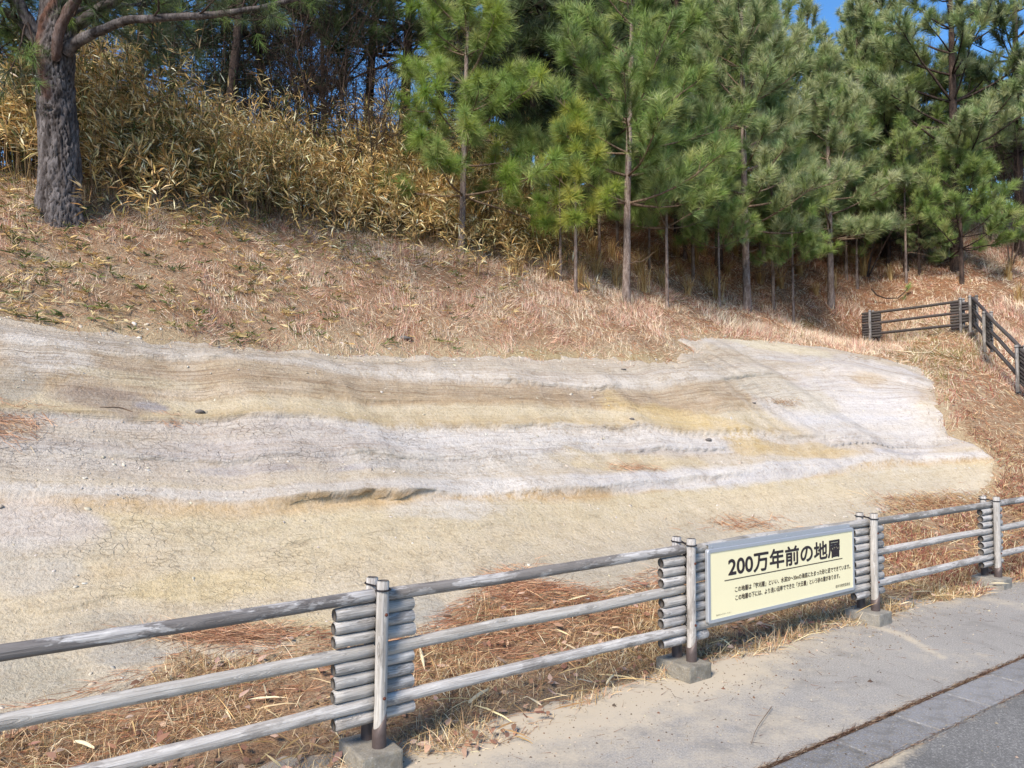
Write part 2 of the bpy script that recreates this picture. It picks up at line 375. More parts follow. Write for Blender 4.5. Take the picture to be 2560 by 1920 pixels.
def rock_mat():
    m, nt, b, out = new_mat('layered_mudstone'); g = NG(nt)
    uv = g.n('ShaderNodeAttribute', attribute_name='strat').outputs['Vector']      # x along the beds, y across them (m), z down-slope distance
    tc = g.n('ShaderNodeTexCoord').outputs['Object']
    base = g.n('ShaderNodeAttribute', attribute_name='Col').outputs['Color']
    lam = g.n('ShaderNodeAttribute', attribute_name='lam').outputs['Fac']          # how finely laminated
    flk = g.n('ShaderNodeAttribute', attribute_name='flaky').outputs['Fac']
    cru = g.n('ShaderNodeAttribute', attribute_name='crust').outputs['Fac']      # bleached crust on some beds
    wob = g.n('ShaderNodeVectorMath', operation='SCALE'); wob.inputs['Scale'].default_value = 0.05
    nz = g.n('ShaderNodeTexNoise'); nz.inputs['Scale'].default_value = 1.6; nz.inputs['Detail'].default_value = 5; g.l(tc, nz.inputs['Vector'])
    g.l(nz.outputs['Color'], wob.inputs[0])
    uvw = g.n('ShaderNodeVectorMath', operation='ADD'); g.l(uv, uvw.inputs[0]); g.l(wob.outputs[0], uvw.inputs[1]); uvw = uvw.outputs[0]
    l1 = g.noise(g.mapping(uvw, (0.55, 18, 0)), 1.0, 5, 0.62)          # beds of a few cm
    l2 = g.noise(g.mapping(uvw, (1.6, 60, 0)), 1.0, 4, 0.6)            # laminae
    l3 = g.noise(g.mapping(uvw, (0.3, 5, 0)), 1.0, 4, 0.55)            # broad tonal beds
    fine = g.noise(tc, 26, 6, 0.68); grain = g.noise(tc, 160, 3, 0.6); mid = g.noise(tc, 5.5, 6, 0.62, 0.4)
    c = base
    c = g.mix(g.ramp(l3, [(0.42, 0.0), (0.62, 0.3)]), c, lin(218, 202, 170, 0.7))
    c = g.mix(g.math('MULTIPLY', g.ramp(g.math('ADD', g.math('MULTIPLY', mid, 0.6), g.math('MULTIPLY', fine, 0.4)), [(0.42, 0.0), (0.54, 1.0)]), cru), c, lin(229, 224, 216, 0.80))
    c = g.mix(g.ramp(mid, [(0.5, 0.0), (0.7, 0.22)]), c, lin(226, 216, 198, 0.76))
    c = g.mix(g.math('MULTIPLY', g.ramp(mid, [(0.30, 0.75), (0.44, 0.0)]), 0.45), c, lin(176, 156, 128, 0.66))
    dk = g.math('MULTIPLY', g.ramp(l1, [(0.38, 1.0), (0.52, 0.0)]), g.math('ADD', g.math('MULTIPLY', lam, 0.36), 0.06))
    c = g.mix(dk, c, lin(150, 118, 84, 0.66))
    dk2 = g.math('MULTIPLY', g.ramp(l2, [(0.40, 1.0), (0.5, 0.0)]), g.math('ADD', g.math('MULTIPLY', lam, 0.45), 0.03))
    c = g.mix(dk2, c, lin(120, 98, 76, 0.66))
    c = g.mix(g.ramp(fine, [(0.34, 0.4), (0.46, 0.0)]), c, lin(160, 138, 110, 0.66))
    c = g.mix(g.ramp(fine, [(0.56, 0.0), (0.72, 0.25)]), c, lin(232, 224, 208, 0.75))
    c = g.mix(g.ramp(grain, [(0.34, 0.45), (0.47, 0.0)]), c, lin(146, 124, 96, 0.66))
    c = g.mix(g.ramp(grain, [(0.54, 0.0), (0.68, 0.35)]), c, lin(236, 226, 204, 0.76))
    sm = g.math('ABSOLUTE', g.math('SUBTRACT', g.noise(g.mapping(uvw, (0.22, 6.5, 0)), 1.0, 3, 0.5), 0.5))
    sm2 = g.math('ABSOLUTE', g.math('SUBTRACT', g.noise(g.mapping(uvw, (0.5, 15, 0), (3.1, 7.7, 0)), 1.0, 3, 0.5), 0.5))
    brk = g.ramp(g.noise(tc, 2.6, 5, 0.7), [(0.47, 0.0), (0.6, 1.0)])
    seam = g.math('MULTIPLY', g.math('MAXIMUM', g.ramp(sm, [(0.0, 1.0), (0.012, 0.0)]), g.math('MULTIPLY', g.ramp(sm2, [(0.0, 1.0), (0.012, 0.0)]), 0.7)), brk)
    seam = g.math('MULTIPLY', seam, g.math('ADD', g.math('MULTIPLY', lam, 0.55), 0.06))
    c = g.mix(seam, c, lin(140, 108, 76, 0.66))
    # flaking crust: small plates with broken edges
    v = g.n('ShaderNodeTexVoronoi', feature='DISTANCE_TO_EDGE'); v.inputs['Scale'].default_value = 1.0
    vm = g.n('ShaderNodeVectorMath', operation='ADD'); g.l(g.mapping(uvw, (10, 26, 6)), vm.inputs[0])
    nw = g.n('ShaderNodeTexNoise'); nw.inputs['Scale'].default_value = 9; nw.inputs['Detail'].default_value = 4; g.l(tc, nw.inputs['Vector'])
    g.l(nw.outputs['Color'], vm.inputs[1]); g.l(vm.outputs[0], v.inputs['Vector'])
    vc = g.n('ShaderNodeTexVoronoi', feature='F1'); vc.inputs['Scale'].default_value = 1.0; g.l(vm.outputs[0], vc.inputs['Vector'])
    crack = g.math('MULTIPLY', g.ramp(v.outputs[0], [(0.0, 1.0), (0.06, 0.0)]), flk)
    patch = g.ramp(g.noise(tc, 3.0, 4, 0.6), [(0.42, 0.0), (0.6, 1.0)])
    crack = g.math('MULTIPLY', crack, patch)
    c = g.mix(g.math('MULTIPLY', crack, 0.35), c, lin(112, 90, 66, 0.66))
    c = g.mix(1.0, c, (0.955, 0.945, 0.955), 'MULTIPLY')
    g.l(c, b.inputs['Base Color']); b.inputs['Roughness'].default_value = 0.95; b.inputs['Specular IOR Level'].default_value = 0.1
    hgt = g.math('ADD', g.math('MULTIPLY', l1, g.math('ADD', g.math('MULTIPLY', lam, 0.8), 0.12)), g.math('MULTIPLY', fine, 0.75))
    hgt = g.math('ADD', hgt, g.math('MULTIPLY', l2, g.math('MULTIPLY', lam, 0.5)))
    n1 = g.bump(hgt, 0.8, 0.04)
    fh = g.math('MULTIPLY', g.math('MULTIPLY', vc.outputs['Color'], patch), flk)
    n2 = g.bump(g.math('SUBTRACT', fh, g.math('MULTIPLY', crack, 0.7)), 0.6, 0.02, n1)
    n2 = g.bump(g.math('MULTIPLY', seam, -1.0), 0.6, 0.02, n2)
    n3 = g.bump(grain, 0.35, 0.008, n2)
    g.l(n3, b.inputs['Normal'])
    return m
M_ROCK = rock_mat()

def asphalt_mat(name, dark, sandc):
    m, nt, b, out = new_mat(name); g = NG(nt)
    tc = g.n('ShaderNodeTexCoord').outputs['Object']
    n1 = g.noise(tc, 1.1, 5, 0.6); sp = g.noise(tc, 105, 3, 0.75); sp2 = g.noise(tc, 52, 4, 0.7); mid = g.noise(tc, 6, 6, 0.65)
    c = g.mix(n1, [x * 0.85 for x in dark], [x * 1.2 for x in dark])
    c = g.mix(g.ramp(sp, [(0.38, 0.5), (0.48, 0.0)]), c, lin(84, 83, 82))
    c = g.mix(g.ramp(sp, [(0.54, 0.0), (0.66, 0.5)]), c, lin(190, 188, 184))
    c = g.mix(g.ramp(sp2, [(0.56, 0.0), (0.72, 0.4)]), c, lin(176, 174, 170))
    sand = g.n('ShaderNodeAttribute', attribute_name='sand').outputs['Fac']
    stain = g.noise(g.mapping(tc, (1, 1, 1)), 2.3, 6, 0.7, 0.8)
    c = g.mix(g.ramp(stain, [(0.36, 0.5), (0.5, 0.0)]), c, [x * 0.62 for x in dark])
    f = g.math('ADD', sand, g.math('MULTIPLY', g.math('SUBTRACT', g.math('ADD', g.math('MULTIPLY', mid, 0.55), g.math('MULTIPLY', sp2, 0.45)), 0.5), 1.7))
    c = g.mix(g.ramp(f, [(0.25, 0.0), (0.75, 0.93)]), c, sandc)
    g.l(c, b.inputs['Base Color']); b.inputs['Roughness'].default_value = 0.9
    g.l(g.bump(sp, 0.25, 0.004), b.inputs['Normal'])
    return m
M_WALK = asphalt_mat('walkway_asphalt', lin(144, 140, 134), lin(180, 169, 150))
M_ROAD = asphalt_mat('road_asphalt', lin(103, 102, 100), lin(178, 166, 144))

def concrete_mat(name, col, agg=0.5):
    m, nt, b, out = new_mat(name); g = NG(nt)
    tc = g.n('ShaderNodeTexCoord').outputs['Object']
    oi = g.n('ShaderNodeObjectInfo').outputs['Random']
    big = g.noise(tc, 9, 5, 0.6); sp = g.noise(tc, 100, 3, 0.7); s2 = g.noise(tc, 45, 4, 0.6)
    c = g.mix(big, [x * 0.72 for x in col], [x * 1.2 for x in col])
    c = g.mix(g.ramp(sp, [(0.36, agg), (0.48, 0.0)]), c, lin(70, 68, 66))
    c = g.mix(g.ramp(sp, [(0.58, 0.0), (0.7, agg)]), c, lin(205, 203, 200))
    c = g.mix(g.ramp(s2, [(0.48, 0.0), (0.66, 0.6)]), c, lin(122, 112, 90)); c = g.mix(g.ramp(big, [(0.36, 0.6), (0.5, 0.0)]), c, lin(84, 80, 72))
    c = g.mix(g.math('MULTIPLY', oi, 0.22), c, lin(180, 180, 182))
    g.l(c, b.inputs['Base Color']); b.inputs['Roughness'].default_value = 0.92
    g.l(g.bump(g.math('ADD', sp, s2), 0.5, 0.006), b.inputs['Normal'])
    return m
M_BLOCK = concrete_mat('footing_concrete', lin(128, 123, 112), 0.4)
M_GUTTER = concrete_mat('gutter_concrete', lin(118, 118, 120), 0.6)

def wood_mat(name, dark_amt, tone=1.0):
    """silvery weathered log: grain along local X, knots, dark stained patches"""
    m, nt, b, out = new_mat(name); g = NG(nt)
    tc = g.n('ShaderNodeTexCoord').outputs['Object']; oi = g.n('ShaderNodeObjectInfo')
    off = g.n('ShaderNodeVectorMath', operation='SCALE'); cmb = g.n('ShaderNodeCombineXYZ')
    g.l(oi.outputs['Random'], cmb.inputs[0]); g.l(oi.outputs['Random'], cmb.inputs[1]); g.l(cmb.outputs[0], off.inputs[0]); off.inputs['Scale'].default_value = 37.0
    ad = g.n('ShaderNodeVectorMath', operation='ADD'); g.l(tc, ad.inputs[0]); g.l(off.outputs[0], ad.inputs[1]); v = ad.outputs[0]
    # knots bend the grain round them
    vk = g.n('ShaderNodeTexVoronoi', feature='F1'); vk.inputs['Scale'].default_value = 1.0; vk.inputs['Randomness'].default_value = 1.0
    g.l(g.mapping(v, (4.5, 24, 24)), vk.inputs['Vector'])
    kd = vk.outputs['Distance']; knot = g.ramp(kd, [(0.0, 1.0), (0.10, 0.35), (0.16, 0.9), (0.22, 0.0)]); ring = g.ramp(kd, [(0.0, 0.0), (0.42, 1.0)])
    wv = g.n('ShaderNodeVectorMath', operation='ADD'); g.l(g.mapping(v, (1.7, 55, 55)), wv.inputs[0])
    kv = g.n('ShaderNodeCombineXYZ'); k9 = g.math('MULTIPLY', g.math('SUBTRACT', 1.0, ring), 5.0); g.l(k9, kv.inputs[1]); g.l(k9, kv.inputs[2]); g.l(kv.outputs[0], wv.inputs[1])
    gr = g.noise(wv.outputs[0], 1.0, 5, 0.6, 0.3); gr2 = g.noise(g.mapping(v, (5, 160, 160)), 1.0, 3, 0.6)
    pat = g.noise(g.mapping(v, (2.6, 9, 9)), 1.0, 6, 0.65); pat2 = g.noise(g.mapping(v, (9, 30, 30)), 1.0, 5, 0.65)
    t = tone
    c = g.ramp(gr, [(0.28, lin(96*t, 92*t, 92*t)), (0.46, lin(158*t, 155*t, 154*t)), (0.7, lin(204*t, 202*t, 201*t))])
    c = g.mix(g.ramp(pat2, [(0.5, 0.0), (0.66, 0.6)]), c, lin(214*t, 211*t, 207*t))
    c = g.mix(g.ramp(gr2, [(0.36, 0.55), (0.48, 0.0)]), c, lin(84*t, 78*t, 76*t))
    c = g.mix(g.math('MULTIPLY', g.math('SUBTRACT', 1.0, ring), 0.3), c, lin(170, 168, 168))
    c = g.mix(g.math('MULTIPLY', knot, 0.7), c, lin(92, 86, 84))
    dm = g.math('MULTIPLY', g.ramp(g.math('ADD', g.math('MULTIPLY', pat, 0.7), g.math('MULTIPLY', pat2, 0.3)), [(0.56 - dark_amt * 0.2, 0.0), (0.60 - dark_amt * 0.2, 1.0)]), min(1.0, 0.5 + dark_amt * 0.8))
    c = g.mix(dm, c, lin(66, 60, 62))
    wr = g.n('ShaderNodeTexWhiteNoise', noise_dimensions='1D'); g.l(g.math('MULTIPLY', oi.outputs['Random'], 91.7), wr.inputs['W'])
    c = g.mix(g.math('MULTIPLY', oi.outputs['Random'], 0.35), c, lin(126*t, 124*t, 116*t)); c = g.mix(g.math('MULTIPLY', wr.outputs['Value'], 0.3), c, lin(188*t, 180*t, 168*t))
    g.l(c, b.inputs['Base Color']); b.inputs['Roughness'].default_value = 0.85
    n1 = g.bump(gr, 0.7, 0.012); n2 = g.bump(gr2, 0.5, 0.006, n1); n3 = g.bump(g.math('MULTIPLY', knot, -1.0), 0.5, 0.006, n2)
    g.l(n3, b.inputs['Normal'])
    return m
M_WOOD = wood_mat('weathered_wood', 0.10)
M_WOODTOP = wood_mat('stained_weathered_wood', 0.42)
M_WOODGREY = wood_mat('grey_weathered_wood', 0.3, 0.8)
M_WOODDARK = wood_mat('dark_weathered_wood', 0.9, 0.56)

def simple_mat(name, col, rough=0.6, metal=0.0, nscale=0, namt=0.3, bump=0.0, spec=0.3):
    m, nt, b, out = new_mat(name); g = NG(nt); b.inputs['Roughness'].default_value = rough; b.inputs['Metallic'].default_value = metal
    b.inputs['Specular IOR Level'].default_value = spec
    if nscale:
        tc = g.n('ShaderNodeTexCoord').outputs['Object']; n = g.noise(tc, nscale, 5, 0.6)
        g.l(g.mix(n, [c * (1 - namt) for c in col], [min(1, c * (1 + namt)) for c in col]), b.inputs['Base Color'])
        if bump: g.l(g.bump(n, bump, 0.01), b.inputs['Normal'])
    else: b.inputs['Base Color'].default_value = (*col, 1)
    return m
M_END = simple_mat('log_end_grain', lin(92, 86, 80), 0.95, 0, 60, 0.45, 0.4)
M_SLEEVE = simple_mat('brown_metal_sleeve', lin(84, 74, 72), 0.5, 0.3, 40, 0.3)
M_WIRE = simple_mat('dark_wire', lin(48, 44, 46), 0.6, 0.5)
M_BOLT = simple_mat('rusty_bolt', lin(92, 52, 40), 0.7, 0.4, 80, 0.4)
M_ALU = simple_mat('aluminium_frame', lin(176, 180, 186), 0.45, 0.45, 30, 0.06)
M_CREAM = simple_mat('cream_panel', lin(240, 230, 190, 0.92), 0.45, 0, 3, 0.03)
M_INK = simple_mat('black_print', lin(44, 36, 40), 0.5)
M_INK2 = simple_mat('brown_print', lin(74, 62, 50), 0.5)
M_SHEATH = simple_mat('bamboo_sheath_skin', lin(220, 205, 170, 0.85), 0.6, 0, 25, 0.15)
M_STONE = simple_mat('dark_stone', lin(96, 92, 90), 0.9, 0, 40, 0.4, 0.5)
M_TWIG = simple_mat('twig_bark', lin(104, 86, 70), 0.9, 0, 60, 0.3)

def bark_mat(name, light, dark, scale, red=None):
    m, nt, b, out = new_mat(name); g = NG(nt)
    tc = g.n('ShaderNodeTexCoord').outputs['Object']
    n1 = g.noise(g.mapping(tc, (scale, scale, scale * 0.28)), 1.0, 6, 0.65, 0.4); n2 = g.noise(g.mapping(tc, (scale * 4, scale * 4, scale * 1.3)), 1.0, 5, 0.65)
    c = g.ramp(n1, [(0.36, dark), (0.5, [(a + b_) / 2 for a, b_ in zip(light, dark)]), (0.66, light)])
    c = g.mix(g.ramp(n2, [(0.36, 0.7), (0.5, 0.0)]), c, [x * 0.6 for x in dark])
    at = g.n('ShaderNodeAttribute', attribute_name='groove').outputs['Fac']
    c = g.mix(g.math('MULTIPLY', at, 0.85), c, [x * 0.45 for x in dark])
    if red is not None:
        ra = g.n('ShaderNodeAttribute', attribute_name='red').outputs['Fac']
        c = g.mix(g.math('MULTIPLY', ra, 0.8), c, g.mix(n2, [x * 0.6 for x in red], red))
    g.l(c, b.inputs['Base Color']); b.inputs['Roughness'].default_value = 0.95; b.inputs['Specular IOR Level'].default_value = 0.1
    g.l(g.bump(g.math('ADD', n1, n2), 0.8, 0.03), b.inputs['Normal'])
    return m
M_BARK = bark_mat('pine_bark', lin(122, 116, 115), lin(58, 52, 50), 9, lin(108, 76, 62))
M_YBARK = bark_mat('young_pine_bark', lin(158, 144, 136), lin(92, 76, 68), 22)
M_DBARK = bark_mat('dark_bark', lin(92, 78, 70), lin(48, 40, 38), 18)
M_BRANCH = bark_mat('branch_bark', lin(150, 132, 114), lin(92, 74, 60), 30)


# ================================================================== GROUND
# the far ground sheet, under everything
gm = mesh_np('ground', np.array([(-900, -900, -.6), (900, -900, -.6), (900, 900, -.6), (-900, 900, -.6)]), np.array([[0, 1, 2, 3]]), M_SOIL)
tag(link('ground', gm), kind='structure')

# hillside
es = np.r_[-150, -80, -45, -25, -16, np.arange(-11, 31.01, 0.13), 36, 45, 70, 120, 180]
ed = np.r_[-0.8, -0.6, np.arange(-0.5, 16, 0.13), np.arange(16, 22, 0.5), 24, 30, 45, 80, 150, 300]
gs, gd = np.meshgrid(es, ed, indexing='ij')
hz = bil(HG, gs, gd)
X, Y = sd2xy(gs, gd)
hz = hz + 0.012 * fbm(gs * 9, gd * 9, seed=31, octv=2) * (gd > 0.1)
px, py = project(X, Y, hz)
ni, nj = gs.shape
ii, jj = np.meshgrid(np.arange(ni - 1), np.arange(nj - 1), indexing='ij')
F = np.stack([ii * nj + jj, (ii + 1) * nj + jj, (ii + 1) * nj + jj + 1, ii * nj + jj + 1], -1).reshape(-1, 4)
rust = sstep(6, 13, gs) * sstep(5.5, 8, gd) + sstep(16, 20, gs) * 0.8 + 0.0 * gd
moss = np.zeros_like(gs)
for (mx, my, rx, ry) in [(1350, 888, 90, 8), (1600, 893, 60, 8), (2330, 890, 60, 14), (2290, 850, 40, 10), (2000, 812, 30, 10)]:
    moss = np.maximum(moss, np.exp(-((px - mx) / rx) ** 2 - ((py - my) / ry) ** 2))
sand = np.maximum(sstep(0.35, 0.0, gd), 0.7 * sstep(-0.5, -0.05, bil(RSD, gs, gd)) * (gd < 9))
me = mesh_np('hillside', np.stack([X, Y, hz], -1).reshape(-1, 3), F, M_SOIL, smooth=True,
             attrs=dict(rust=np.clip(rust, 0, 1).ravel(), moss=np.clip(moss * 1.6, 0, 1).ravel(), sand=sand.ravel()))
tag(link('hillside', me), kind='structure')

# ------------------------------------------------------------------ the bare layered rock
rs = np.arange(-8, 13.6, 0.03); rd = np.arange(0.7, 6.9, 0.03)
gs, gd = np.meshgrid(rs, rd, indexing='ij')
sdv = rock_sd(gs, gd) + (0.08 + 0.09 * sstep(2.2, 3.2, gd)) * fbm(gs * 2.0, gd * 2.0, seed=21, octv=6, rough=0.68)
zb = bil(HB, gs, gd); X, Y = sd2xy(gs, gd)
px, py = project(X, Y, zb)
gx = [-1200, 0, 300, 600, 900, 1200, 1500, 1800, 2100, 2400, 2700]
GUIDE = [  # picture heights of the bed boundaries, bottom to top, with their place in the sequence
 (0.00, [1900,1800,1730,1650,1590,1500,1425,1350,1300,1250,1220]),
 (0.30, [1255,1255,1262,1278,1250,1250,1235,1205,1178,1152,1140]),
 (0.345,[1215,1222,1236,1250,1226,1218,1208,1180,1158,1134,1120]),
 (0.43, [1120,1150,1170,1192,1178,1165,1150,1135,1125,1112,1100]),
 (0.545,[1030,1050,1058,1066,1082,1086,1078,1092,1108,1100,1090]),
 (0.68, [960,985,1000,1012,1022,1026,1030,1046,1010,1010,1010]),
 (0.84, [845,862,885,918,952,974,986,958,930,985,990]),
 (1.00, [760,795,838,868,884,892,902,852,880,955,960])]
gyv = np.stack([np.interp(px, gx, g[1]) for g in GUIDE], 0)
gvv = np.array([g[0] for g in GUIDE])
pyw = py + 9 * fbm(gs * 0.8, gd * 0.8, seed=41, octv=3)
v = np.full(px.shape, 0.0)
for k in range(len(GUIDE) - 1):
    t = (gyv[k] - pyw) / np.maximum(gyv[k] - gyv[k + 1], 4)
    t = np.clip(t, -0.6 if k == 0 else 0, 1.6 if k == len(GUIDE) - 2 else 1)
    v = np.where(pyw <= gyv[k], gvv[k] + t * (gvv[k + 1] - gvv[k]), v)
v = np.where(pyw > gyv[0], -(pyw - gyv[0]) / 900.0, v)
# colour of each bed
KA = 0.69
ramp_v = [(-0.2, (210,202,184)), (0.06, (216,206,184)), (0.16, (228,214,184)), (0.27, (222,208,174)), (0.298, (208,176,128)), (0.312, (208,203,198)), (0.338, (216,211,206)), (0.356, (216,205,186)),
          (0.42, (208,198,186)), (0.45, (198,195,198)), (0.50, (212,201,188)), (0.545, (214,208,203)), (0.562, (206,186,146)), (0.62, (222,208,176)), (0.67, (224,211,182)), (0.69, (198,174,140)),
          (0.76, (198,178,152)), (0.82, (198,180,156)), (0.845, (214,208,200)), (0.88, (204,196,186)), (0.91, (206,200,192)), (0.95, (206,196,182)), (1.05, (210,204,196))]
rv = np.array([a for a, _ in ramp_v]); rc = np.array([lin(*c, KA) for _, c in ramp_v]); rc = rc * np.array([1.02, 1.0, 0.955])
vj = v + 0.012 * fbm(gs * 2.5, gd * 2.5, seed=51, octv=4)
col = np.stack([np.interp(vj, rv, rc[:, i]) for i in range(3)], -1)
def blob(col, x, y, rx, ry, c, a=1.0, ang=0.0):
    ca, sa = math.cos(R(ang)), math.sin(R(ang)); dx = px - x; dy = py - y
    e = ((dx * ca + dy * sa) / rx) ** 2 + ((-dx * sa + dy * ca) / ry) ** 2
    e = e * (1 + 0.9 * fbm(gs * 2.2, gd * 2.2, seed=int(x + y) % 97, octv=4))
    wgt = (a * sstep(1.25, 0.45, e))[..., None]
    return col * (1 - wgt) + np.array(lin(*c, KA)) * np.array([1.015, 1.0, 0.965]) * wgt
for b_ in [(2120,1030,240,95,(222,222,226),0.95,8), (2200,1075,190,48,(214,216,222),0.7,6), (1950,985,170,40,(222,216,200),0.8,14), (1700,1055,150,26,(226,200,140),0.75,14), (1830,1090,120,22,(224,198,140),0.8,24),
           (265,1010,125,34,(158,142,132),0.85,3), (385,1022,40,12,(160,160,172),0.9,8), (40,975,80,52,(176,170,158),0.8,0), (110,905,130,40,(224,218,208),0.8,4), (330,950,200,16,(228,216,186),0.8,6),
           (560,990,220,12,(226,212,190),0.7,3), (700,1120,300,40,(206,202,204),0.55,2), (200,1130,200,60,(204,198,190),0.6,0), (620,1185,180,14,(176,176,188),0.7,3), (950,1178,130,12,(182,182,194),0.6,-8),
           (1250,1120,340,34,(226,226,228),0.8,2), (1650,1110,250,22,(220,220,222),0.7,4), (1480,1130,130,14,(172,168,166),0.6,4), (1150,1165,300,30,(216,212,204),0.7,0), (1150,1225,180,24,(224,222,220),0.8,0),
           (1120,1275,160,28,(220,216,208),0.7,0), (1700,1205,260,22,(222,222,226),0.85,-3), (2050,1170,200,22,(210,212,220),0.85,-10), (2230,1145,160,14,(206,208,218),0.8,-2), (2000,1135,180,18,(218,190,130),0.75,3), 
           (1560,1160,200,24,(220,202,160),0.7,2), (2000,895,280,16,(212,212,214),0.7,8), (1950,870,150,12,(226,220,196),0.8,10), (2150,925,200,14,(208,208,214),0.6,8), (2250,1105,220,10,(202,198,196),0.6,3), (2280,1200,230,34,(212,202,180),0.7,-4),
           (60,1320,180,70,(216,208,204),0.8,0), (60,1430,150,60,(208,204,196),0.7,0), (310,1580,110,45,(182,176,160),0.75,8), (330,1640,110,24,(176,176,172),0.7,0), (250,1560,140,22,(196,188,170),0.6,-8), (1060,1530,70,34,(178,180,174),0.7,0), (60,1700,150,70,(186,182,166),0.7,0),
           (560,1470,260,40,(224,204,152),0.6,-4), (330,1420,120,30,(214,190,146),0.5,-14), (1450,1430,200,26,(202,196,180),0.5,-10), (700,1570,250,34,(214,192,132),0.55,-2),
           (900,1400,260,40,(214,198,162),0.4,0), (500,1345,220,30,(214,200,170),0.4,-4), (350,1390,200,46,(208,198,178),0.4,8)]:
    col = blob(col, *b_)
col = col * (1 + 0.05 * fbm(gs * 1.3, gd * 1.3, seed=61, octv=4))[..., None]
lam = 0.95 * np.exp(-((v - 0.76) / 0.075) ** 2) + 0.55 * np.exp(-((v - 0.92) / 0.06) ** 2) + 0.25 * np.exp(-((v - 0.5) / 0.1) ** 2) + 0.12
crust = 0.95 * np.exp(-((v - 0.325) / 0.028) ** 2) * (0.45 + 0.55 * sstep(900, 1300, px)) + 0.75 * np.exp(-((v - 0.53) / 0.03) ** 2) * sstep(500, 900, px) + 0.7 * np.exp(-((v - 0.86) / 0.025) ** 2) + 0.12
for (bx, by, rx, ry, am) in [(1250,1130,380,45,.8), (2120,1030,260,100,.9), (1150,1190,240,55,.6), (1120,1275,180,30,.7), (1700,1205,300,24,.8), (2050,1170,230,22,.8), (130,930,140,45,.7), (1650,1105,260,26,.8), (60,1330,160,70,.35), (200,1150,260,60,.3)]:
    crust = np.maximum(crust, am * np.exp(-((px - bx) / rx) ** 2 - ((py - by) / ry) ** 2))
crust = np.clip(0.62 * crust * (1 + 0.9 * fbm(gs * 1.6, gd * 1.6, seed=91, octv=4)), 0, 1)
lam *= 1 - 0.7 * np.exp(-(((px - 2120) / 260) ** 2 + ((py - 1020) / 110) ** 2))
flaky = 0.25 + 0.9 * sstep(0.35, 0.45, v) * sstep(0.57, 0.52, v) * sstep(1700, 900, px) + 0.6 * np.exp(-(((px - 330) / 330) ** 2 + ((py - 1400) / 110) ** 2)) + 0.5 * np.exp(-(((px - 900) / 300) ** 2 + ((py - 1390) / 60) ** 2))
flaky = np.clip(flaky * (0.6 + 0.8 * fbm(gs * 1.5, gd * 1.5, seed=77, octv=3) + 0.3), 0, 1)
# relief: little ledges at the bed boundaries, thin beds weathering proud, hollows
def ledge(v0, wd, amp, ns):
    m = 0.35 + 0.65 * sstep(-0.25, 0.35, fbm(gs * 0.7, gs * 0 + ns, seed=ns))
    return amp * m * sstep(v0 - wd, v0 + wd, v + 0.008 * fbm(gs * 3, gs * 0, seed=ns + 3, octv=4))
relief = 0.035 * fbm(gs * 0.8, gd * 0.8, seed=71, octv=4) + ledge(0.300, 0.006, 0.085, 5) - ledge(0.37, 0.03, 0.05, 8) + ledge(0.55, 0.008, 0.035, 11) - ledge(0.63, 0.04, 0.03, 13) \
       + ledge(0.69, 0.006, 0.02, 15) + ledge(0.835, 0.006, 0.035, 17) - ledge(0.9, 0.02, 0.03, 19) + ledge(0.455, 0.006, 0.02, 25)
relief += 0.016 * lam * fbm(gs * 0.5, v * 42, seed=81, octv=3) + 0.010 * fbm(gs * 6, gd * 9, seed=83, octv=3, rough=0.6)
fl1, fl2 = worley(gs * 5 + 0.6 * fbm(gs * 4, gd * 4, seed=5), gd * 9 + 0.6 * fbm(gs * 4, gd * 4, seed=6), seed=3)
relief += 0.018 * flaky * sstep(-0.2, 0.5, fbm(gs * 1.1, gd * 1.1, seed=88)) * sstep(0.0, 0.10, fl2 - fl1)
z = zb + 0.012 + relief * sstep(0.0, 0.4, sdv) - 0.14 * sstep(0.03, -0.14, sdv)
ni, nj = gs.shape
ii, jj = np.meshgrid(np.arange(ni - 1), np.arange(nj - 1), indexing='ij')
F = np.stack([ii * nj + jj, (ii + 1) * nj + jj, (ii + 1) * nj + jj + 1, ii * nj + jj + 1], -1).reshape(-1, 4)
keep = (sdv.ravel()[F].max(1) > -0.12) & (gs.ravel()[F].min(1) < 13.4)
F = F[keep]; used = np.zeros(ni * nj, bool); used[F.ravel()] = True
remap = np.cumsum(used) - 1; F = remap[F]; sel = used
# overhanging lips where a harder bed sticks out towards the road
def lip(v0, w_, amp, ns):
    m = sstep(-0.15, 0.35, fbm(gs * 0.55, gs * 0 + ns, seed=ns, octv=4)); vv = v + 0.010 * fbm(gs * 2.5, gs * 0, seed=ns + 3, octv=4)
    return amp * m * sstep(v0 - 0.004, v0 + 0.004, vv) * sstep(v0 + w_, v0 + 0.006, vv)
out_ = (lip(0.303, 0.07, 0.11, 5) * sstep(1250, 950, px) + 0.4 * lip(0.303, 0.07, 0.11, 6) * sstep(1100, 1300, px) + lip(0.45, 0.04, 0.05, 26) + lip(0.55, 0.05, 0.05, 11) + lip(0.70, 0.03, 0.03, 15) + lip(0.838, 0.05, 0.06, 17) + lip(0.14, 0.05, 0.04, 37) + lip(0.22, 0.04, 0.035, 39)) * sstep(0.1, 0.4, sdv)
X = X - N_[0] * out_; Y = Y - N_[1] * out_
strat = np.stack([gs, v * 4.2, gd], -1).reshape(-1, 3)
V = np.stack([X, Y, z], -1).reshape(-1, 3)
me = mesh_np('rock_outcrop', V[sel], F, M_ROCK, smooth=True, cols=col.reshape(-1, 3)[sel],
             attrs=dict(strat=strat[sel], lam=np.clip(lam, 0, 1).ravel()[sel], flaky=flaky.ravel()[sel], crust=crust.ravel()[sel]))
tag(link('rock_outcrop', me), kind='structure')
ROCKZ = (gs, gd, z, sdv)
